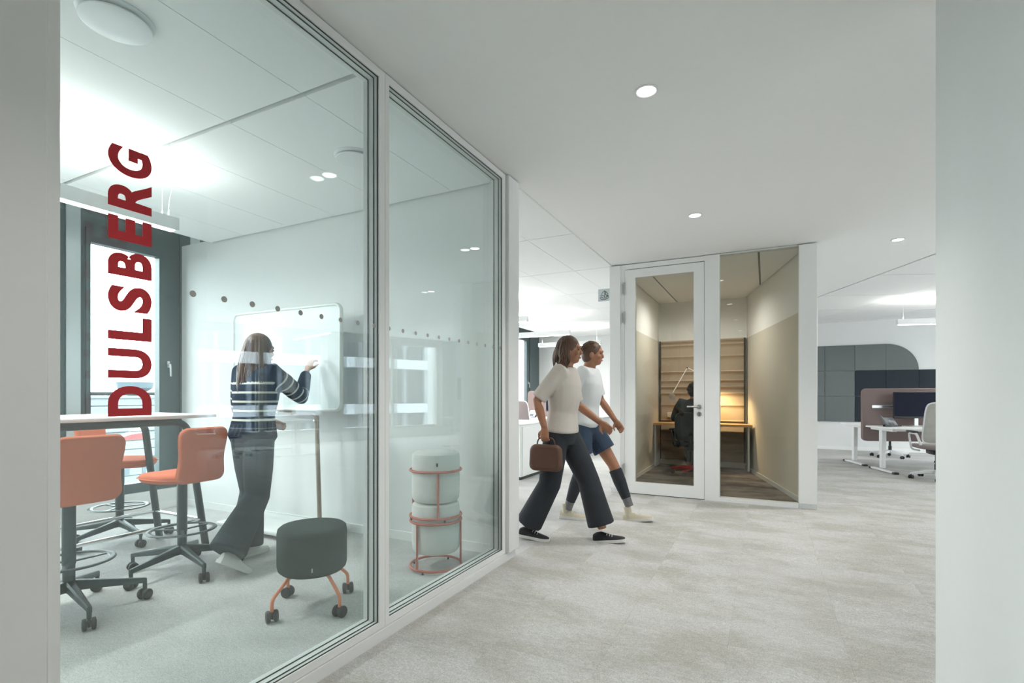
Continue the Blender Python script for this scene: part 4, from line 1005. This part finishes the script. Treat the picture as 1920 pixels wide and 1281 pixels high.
def hand(mb, wr, d, nrm, side, curl=25):
    wr, d, nrm = V(wr), V(d).normalized(), V(nrm); nrm = (nrm - d*nrm.dot(d)).normalized(); t = d.cross(nrm)*side
    mb.tube([wr - d*0.03, wr + d*0.015, wr + d*0.05, wr + d*0.09], [0.024, 0.028, 0.038, 0.036], 12, flat=0.42, up=nrm)
    for k, (off, ln) in enumerate(((0.028, 0.072), (0.010, 0.080), (-0.009, 0.075), (-0.027, 0.060))):
        p = wr + d*0.082 + t*off; pts = [p - d*0.02, p]; a = R(curl*0.4)
        for s_ in (0.45, 0.32, 0.23):
            v = d*math.cos(a) + nrm*math.sin(a); p = p + v*ln*s_; pts.append(p); a += R(curl)
        mb.tube(pts, [0.0095, 0.0095, 0.0088, 0.008, 0.0065], 8)
    p = wr + d*0.025 + t*0.024
    v1 = (d*0.7 + t*0.75 + nrm*0.25).normalized(); v2 = (d*0.95 + t*0.25 + nrm*0.4).normalized()
    mb.tube([p - t*0.01, p + v1*0.036, p + v1*0.036 + v2*0.03, p + v1*0.036 + v2*0.052], [0.013, 0.0115, 0.010, 0.007], 8)
def head_shape(mb, c, rot):
    c = V(c); f = lambda p: c + rot @ V(p)
    mb.ell(f((-0.008, 0, 0.012)), (0.094, 0.074, 0.104), 20, 14, rot); mb.ell(f((0.030, 0, -0.055)), (0.056, 0.050, 0.056), 16, 10, rot); mb.ell(f((0.055, 0, -0.085)), (0.024, 0.026, 0.020), 12, 8, rot)
    mb.tube([f((0.078, 0, 0.018)), f((0.096, 0, -0.016)), f((0.099, 0, -0.028)), f((0.080, 0, -0.032))], [0.008, 0.010, 0.011, 0.010], 10)
    mb.tube([f((0.070, 0.045, 0.024)), f((0.088, 0.015, 0.028)), f((0.088, -0.015, 0.028)), f((0.070, -0.045, 0.024))], 0.010, 8)
    for s_ in (-1, 1):
        mb.ell(f((-0.005, s_*0.075, -0.012)), (0.019, 0.010, 0.031), 12, 8, rot @ Matrix.Rotation(R(12*s_), 3, 'Z')); mb.ell(f((0.062, s_*0.036, -0.025)), (0.024, 0.022, 0.022), 12, 8, rot)
def skinbody(t, J, m, rot, curl=(25, 25), voxel=0.0065):
    b = MB(); torso(b, J, 0.0, top='head'); head_shape(b, J['head'], rot)
    for s_, S2 in (('L', 1), ('R', -1)):
        c = V(J['chest']).lerp(V(J['neck']), 0.45)
        b.tube([c, J['sh'+s_], V(J['sh'+s_]).lerp(V(J['el'+s_]), 0.35), J['el'+s_], V(J['el'+s_]).lerp(V(J['wr'+s_]), 0.3), J['wr'+s_]], [0.055, 0.054, 0.046, 0.037, 0.038, 0.026], 14)
        hd = J.get('hd'+s_) or (V(J['wr'+s_]) - V(J['el'+s_])); hn = J.get('hn'+s_) or (0, -S2, 0)
        hand(b, J['wr'+s_], hd, hn, S2 if 'hs' not in J else J['hs'], curl[0 if S2 > 0 else 1])
        b.tube([V(J['pelvis']) + V((0, S2*0.06, 0)), J['hip'+s_], V(J['hip'+s_]).lerp(V(J['kn'+s_]), 0.5), J['kn'+s_], V(J['kn'+s_]).lerp(V(J['an'+s_]), 0.3), J['an'+s_]], [0.085, 0.088, 0.072, 0.054, 0.054, 0.036], 16)
    o = link('body', remesh('body', b, voxel, 5), m, t)
    for s_ in (-1, 1):
        e = MB(); e.ell(V(J['head']) + rot @ V((0.078, s_*0.032, 0.004)), (0.009, 0.011, 0.007), 12, 8, rot); e.build('eye', 'eye_white', t)
    l = MB(); l.tube([V(J['head']) + rot @ V(p) for p in ((0.074, 0.024, -0.062), (0.088, 0.008, -0.060), (0.088, -0.008, -0.060), (0.074, -0.024, -0.062))], [0.003, 0.0075, 0.0075, 0.003], 8); l.build('mouth', 'lip', t)
    return o
def shirt(t, J, m, sleeve=1.0, o=0.014, low=-0.10, name='shirt', cuff=0.045, wide=1.0, knit_=False, voxel=0.009, sm=8):
    b = MB(); torso(b, J, o, low, wide=wide)
    for s_ in 'LR':
        sh, el, wr = V(J['sh'+s_]), V(J['el'+s_]), V(J['wr'+s_]); c = V(J['chest']).lerp(V(J['neck']), 0.45)
        pts = [c, sh, sh.lerp(el, 0.35), sh.lerp(el, 0.75), el]; rd = [0.07, 0.072 + o*0.3, 0.062 + o*0.3, 0.056 + o*0.4, 0.052 + o*0.4]
        if sleeve <= 1.0:
            k = sleeve; pts = [c, sh, sh.lerp(el, 0.35*k/0.6), sh.lerp(el, k)]; rd = [0.07, 0.074, 0.066, 0.064]
        else: pts += [el.lerp(wr, 0.4), el.lerp(wr, sleeve - 1.0)]; rd += [cuff + 0.012, cuff]
        b.tube(pts, rd, 14)
    me = remesh(name, b, voxel, sm)
    if knit_:
        at = me.attributes.new('knit', 'FLOAT', 'POINT'); z1 = knit_[0]; sp = knit_[1]; vals = []
        for v in me.vertices:
            p = v.co; best = None
            for s_ in 'LR':
                sh, el = V(J['sh'+s_]), V(J['el'+s_]); d = (el - sh); L_ = d.length; q = (p - sh).dot(d)/L_; dist = (p - sh - d.normalized()*q).length
                lat = abs(p.y)
                if q > 0.03 and dist < 0.105 and (lat > 0.165 or p.x > 0.12): best = q / 0.062
                wr = V(J['wr'+s_]); d2 = (wr - el); q2 = (p - el).dot(d2)/d2.length; dist2 = (p - el - d2.normalized()*q2).length
                if q2 > 0.05 and dist2 < 0.075 and (lat > 0.2 or p.x > 0.14): best = 0.5
            if best is None:
                best = (z1 - p.z)/sp
                if best < 0 or best > 5: best = 0.5
            elif best > 5.2: best = 0.5
            vals.append(best)
        at.data.foreach_set('value', vals)
    return link(name, me, m, t)
def trousers(t, J, m, kn=0.075, hem=0.10, end=0.93, name='trousers', o=0.016, th=0.102, voxel=0.009, sm=6, waist=0.10):
    p, c = V(J['pelvis']), V(J['chest']); b = MB()
    loft_spine(b, [(p + V((0, 0, -0.11)), 0.115 + o, 0.09 + o), (p, 0.170 + o, 0.114 + o), (p + (c - p).normalized()*waist, 0.142 + o, 0.100 + o)])
    for s_, S2 in (('L', 1), ('R', -1)):
        h, k, a = V(J['hip'+s_]), V(J['kn'+s_]), V(J['an'+s_])
        if end > 0: b.tube([p + V((0, S2*0.07, 0)), h, h.lerp(k, 0.5), k, k.lerp(a, 0.5), k.lerp(a, end)], [0.095, th, th*0.5 + kn*0.5 + 0.006, kn, (kn + hem)/2, hem], 18)
        else: b.tube([p + V((0, S2*0.07, 0)), h, h.lerp(k, 0.5), h.lerp(k, 1 + end)], [0.095, th, th, th], 18)
    return link(name, remesh(name, b, voxel, sm), m, t)
def shoe(t, ankle, yaw, m, pitch=0.0, sole='shoe_white', L_=0.265, high=False, lace='shoe_white', az=0.0):
    """ankle: point above the heel on the floor (local); pitch lifts the heel about the toe"""
    k = L_/0.265; ox = V(ankle); ox.z = az
    rot = rotz(yaw) @ Matrix.Rotation(pitch, 3, 'Y'); piv = V((0.14*k, 0, 0)); base = V((ox.x, ox.y, az))
    f = lambda p: base + rotz(yaw) @ piv + rot @ (V(p)*k - piv)
    st = [(-0.076, .012, .045), (-0.070, .026, .068), (-0.045, .034, .082), (0.0, .036, .088), (0.04, .036, .074), (0.085, .041, .056), (0.13, .044, .046), (0.165, .036, .040), (0.184, .022, .034), (0.190, .008, .028)]
    b = MB(); rs = []
    for x, w_, h_ in st: rs.append([f((x, w_*math.cos(a)*(1 if math.sin(a) < 0.2 else 0.92), 0.014 + (h_ - 0.014)*max(0, math.sin(a))**0.8)) for a in [R(180 - 20*i) for i in range(10)]])
    b.rings(rs)
    if high: b.tube([f((-0.02, 0, 0.05)), f((-0.018, 0, 0.10)), f((-0.02, 0, 0.135))], [0.040, 0.041, 0.040], 14, flat=0.85)
    s_ = b.build('shoe', m, t)
    o = [(x - (0.004 if x < 0 else -0.004), w_ + 0.004) for x, w_, _ in st]; pl = o + [(x, -w_) for x, w_ in o[::-1]]; n_ = len(pl); q = MB()
    q.add([f((x, y, 0.0)) for x, y in pl] + [f((x, y, 0.022)) for x, y in pl], [tuple(range(n_))[::-1], tuple(range(n_, 2*n_))] + [(i, (i+1) % n_, n_+(i+1) % n_, n_+i) for i in range(n_)])
    q.build('sole', sole, s_)
    lc = MB()
    for x, h_ in ((0.05, 0.070), (0.07, 0.0625), (0.09, 0.0555)): lc.tube([f((x, -0.024, h_ - 0.010)), f((x, 0, h_ + 0.003)), f((x, 0.024, h_ - 0.010))], 0.003, 6)
    lc.build('laces', lace, s_)
def hair_cap(t, J, rot, m, kind, seed=1):
    c = V(J['head']); f = lambda p: c + rot @ V(p); b = MB(); rd = random.Random(seed)
    b.ell(f((-0.018, 0, 0.026)), (0.098, 0.083, 0.100), 20, 12, rot); b.ell(f((-0.045, 0, -0.015)), (0.072, 0.080, 0.085), 18, 10, rot)
    if kind == 'bun': b.ell(f((-0.125, 0, 0.03)), (0.042, 0.042, 0.042), 14, 10, rot)
    h = link('hair', remesh('hair', b, 0.009, 3), m, t)
    s_ = MB()
    if kind in ('long', 'bob'):
        n = 90 if kind == 'long' else 60
        for k in range(n):
            az = R(75 + 210*(k + rd.random()*0.8)/n); el = R(-5 + 55*rd.random())
            p0 = V((-0.015 + 0.095*math.cos(az)*math.cos(el), 0.086*math.sin(az)*math.cos(el), 0.02 + 0.098*math.sin(el)))
            ln = (0.34 if kind == 'long' else 0.17) * (0.8 + 0.35*rd.random()); ph = rd.random()*6; pts = []; ow = 0.030 if kind == 'long' else 0.02
            for i in range(12):
                q = i/11; wv = 0.013*math.sin(ph + q*11)*q; out = ow*math.sin(min(1, q*1.4)*1.6)
                pts.append(f((p0.x + math.cos(az)*(out) + wv*math.sin(az), p0.y + math.sin(az)*out - wv*math.cos(az), p0.z - ln*q)))
            s_.tube(pts, [0.009]*3 + [0.0125]*5 + [0.010, 0.008, 0.005, 0.002], 5)
    elif kind == 'curly':
        for k in range(150):
            az = R(50 + 260*rd.random()); el = R(-35 + 120*rd.random()); r_ = 0.012 + 0.008*rd.random()
            p = f((-0.018 + 0.098*math.cos(az)*math.cos(el), 0.085*math.sin(az)*math.cos(el), 0.024 + 0.1*math.sin(el)))
            s_.torus(p, r_, 0.005, 8, 5, rot=Matrix.Rotation(rd.random()*6, 3, 'X') @ Matrix.Rotation(rd.random()*6, 3, 'Y'))
    else:
        for k in range(60):
            az = R(60 + 240*rd.random()); el = R(5 + 70*rd.random())
            p0 = V((-0.018 + 0.099*math.cos(az)*math.cos(el), 0.084*math.sin(az)*math.cos(el), 0.026 + 0.101*math.sin(el)))
            s_.tube([f(p0 + V((0.002, 0, 0))), f(p0 + V((-0.025, 0, -0.02))), f(p0 + V((-0.035, 0, -0.05)))], [0.006, 0.006, 0.001], 5)
    s_.build('hair_strands', m, h)
def Rm(yaw=0, pitch=0): return Matrix.Rotation(R(yaw), 3, 'Z') @ Matrix.Rotation(R(pitch), 3, 'Y')

# ---- woman writing on the board: faces the board (world +y)
J = dict(pelvis=(0, 0, 0.90), chest=(0.03, 0, 1.24), neck=(0.035, 0, 1.42), head=(0.065, 0.0, 1.535),
         hipL=(0.01, 0.085, 0.86), hipR=(-0.01, -0.085, 0.86), knL=(0.07, 0.10, 0.48), anL=(0.02, 0.10, 0.085), knR=(-0.06, -0.13, 0.48), anR=(-0.33, -0.20, 0.17),
         shL=(0.03, 0.165, 1.36), shR=(0.05, -0.165, 1.36), elL=(0.07, 0.25, 1.10), wrL=(0.25, 0.16, 1.00), elR=(0.30, -0.15, 1.185), wrR=(0.47, -0.02, 1.39), hdR=(0.45, 0.05, 0.8), hnR=(0.9, 0.1, -0.4))
t = thing('person', 'person with long wavy brown hair and striped dark sweater writing on the board', 'person', (-3.36, 2.47, 0), R(90))
hr = Rm(-8, 4)
skinbody(t, J, 'skin_fair', hr, (30, 40))
shirt(t, J, 'striped_knit', 1.9, 0.022, -0.06, 'sweater', 0.042, 1.02, knit_=(1.292, 0.066))
trousers(t, J, 'denim_slate', 0.084, 0.120, 1.0)
shoe(t, (0.02, 0.10, 0), 0.05, 'shoe_white'); shoe(t, (-0.36, -0.205, 0), -0.05, 'shoe_white', R(34))
hair_cap(t, J, hr, 'hair_chestnut', 'long', 4)

# ---- first walker (nearer): cream top, wide black trousers, walking towards the right
J = dict(pelvis=(0.0, 0, 0.90), chest=(0.03, 0, 1.25), neck=(0.035, 0, 1.44), head=(0.07, 0.0, 1.565),
         hipL=(0.02, 0.085, 0.87), hipR=(-0.02, -0.085, 0.87), knL=(0.20, 0.10, 0.49), anL=(0.32, 0.09, 0.10), knR=(-0.07, -0.10, 0.47), anR=(-0.27, -0.09, 0.10),
         shL=(0.02, 0.17, 1.38), shR=(0.04, -0.17, 1.38), elL=(0.06, 0.23, 1.12), wrL=(0.27, 0.20, 0.97), elR=(-0.13, -0.235, 1.15), wrR=(-0.06, -0.255, 0.945), hdR=(0.05, 0, -1))
t = thing('person', 'person in cream top and wide black trousers, nearer one of the two walkers', 'person', (-1.51, 3.94, 0.004), R(3), 'two people walking through the corridor')
hr = Rm(8, 2)
skinbody(t, J, 'skin_tan', hr, (25, 62))
shirt(t, J, 'cotton_cream', 0.92, 0.02, -0.03, 'shirt', wide=1.03)
trousers(t, J, 'denim_black', 0.092, 0.112, 0.92)
shoe(t, (-0.27, -0.09, 0), 0.0, 'shoe_black', R(4)); shoe(t, (0.32, 0.09, 0), 0.0, 'shoe_black', R(-9), az=0.012)
hair_cap(t, J, hr, 'hair_brown', 'bob', 5)
# ---- brown bag held by the nearer walker
t = thing('handbag', 'brown leather bag held by the nearer walker', 'bag', (-1.55, 3.70, 0.595))
b = MB(); b.pad(0.27, 0.21, 0.08, 0.05, lambda u, v, n: (u*(1 - 0.25*v), n*(1 - 1.6*v), v + 0.11), 0.03, 6); b.build('bag_body', 'leather_brown', t)
b = MB(); b.tube(fillet([(-0.08, 0, 0.19), (-0.065, 0, 0.268), (0.065, 0, 0.268), (0.08, 0, 0.19)], 0.05), 0.006, 8); b.build('bag_handle', 'leather_brown', t)
# ---- second walker (behind): white shirt, blue denim shorts, black knee socks, beige high-tops
J = dict(pelvis=(0.0, 0, 0.93), chest=(0.04, 0, 1.28), neck=(0.05, 0, 1.47), head=(0.09, 0.0, 1.595),
         hipL=(0.02, 0.085, 0.90), hipR=(-0.02, -0.085, 0.90), knL=(0.26, 0.10, 0.52), anL=(0.42, 0.09, 0.13), knR=(0.0, -0.10, 0.49), anR=(-0.14, -0.09, 0.09),
         shL=(0.04, 0.17, 1.41), shR=(0.04, -0.17, 1.41), elL=(0.10, 0.23, 1.15), wrL=(0.25, 0.21, 0.95), elR=(-0.12, -0.23, 1.17), wrR=(-0.16, -0.22, 0.93))
t = thing('person', 'person in white shirt and dark denim shorts, farther one of the two walkers', 'person', (-1.58, 4.74, 0.004), R(2), 'two people walking through the corridor')
hr = Rm(5, 4)
skinbody(t, J, 'skin_tan', hr)
shirt(t, J, 'cotton_white', 0.85, 0.026, -0.05, 'shirt', wide=1.05)
trousers(t, J, 'denim_blue', end=-0.35, name='shorts', th=0.112)
for s_ in 'LR':
    k, a = V(J['kn'+s_]), V(J['an'+s_]); b = MB(); b.tube([k.lerp(a, 0.12), k.lerp(a, 0.4), k.lerp(a, 0.8)], [0.062, 0.062, 0.046], 16); b.build('knee_sock', 'denim_black', t)
    b = MB(); b.tube([k.lerp(a, 0.78), k.lerp(a, 1.0)], [0.044, 0.040], 16); b.build('ankle_sock', 'sock_grey', t)
shoe(t, (-0.14, -0.09, 0), 0.0, 'shoe_beige', 0.0, 'shoe_white', 0.28, True); shoe(t, (0.44, 0.09, 0), 0.0, 'shoe_beige', R(-10), 'shoe_white', 0.28, True, az=0.015)
hair_cap(t, J, hr, 'hair_brown', 'short', 6)

# ---- seated person in the phone room
task_chair('office chair with red base under the person in the phone room', (-0.97, 8.02, 0.006), R(90), 'jacket_dark', 'dark_metal', 'red_paint', True, 'jacket_dark', 0.40, group=None)
J = dict(pelvis=(-0.02, 0, 0.60), chest=(0.05, 0, 0.95), neck=(0.08, 0, 1.12), head=(0.13, 0, 1.245),
         hipL=(0.02, 0.085, 0.585), hipR=(0.02, -0.085, 0.585), knL=(0.42, 0.11, 0.575), anL=(0.40, 0.11, 0.09), knR=(0.42, -0.11, 0.575), anR=(0.36, -0.11, 0.09),
         shL=(0.08, 0.19, 1.07), shR=(0.08, -0.19, 1.07), elL=(0.20, 0.30, 0.84), wrL=(0.46, 0.20, 0.79), elR=(0.20, -0.30, 0.84), wrR=(0.46, -0.20, 0.79), hnL=(0, 0, -1), hnR=(0, 0, -1))
t = thing('person', 'person in dark jacket seated with back turned in the phone room', 'person', (-0.97, 8.02, 0.006), R(90))
hr = Rm(0, 8)
skinbody(t, J, 'skin_tan', hr, voxel=0.008)
shirt(t, J, 'jacket_dark', 1.9, 0.03, -0.04, 'jacket', 0.045, 1.1)
trousers(t, J, 'denim_black', 0.075, 0.07, 0.9)
for y in (0.11, -0.11): shoe(t, (0.38, y, 0), 0.0, 'shoe_black', sole='shoe_black', lace='shoe_black')
hair_cap(t, J, hr, 'hair_black', 'curly', 8)
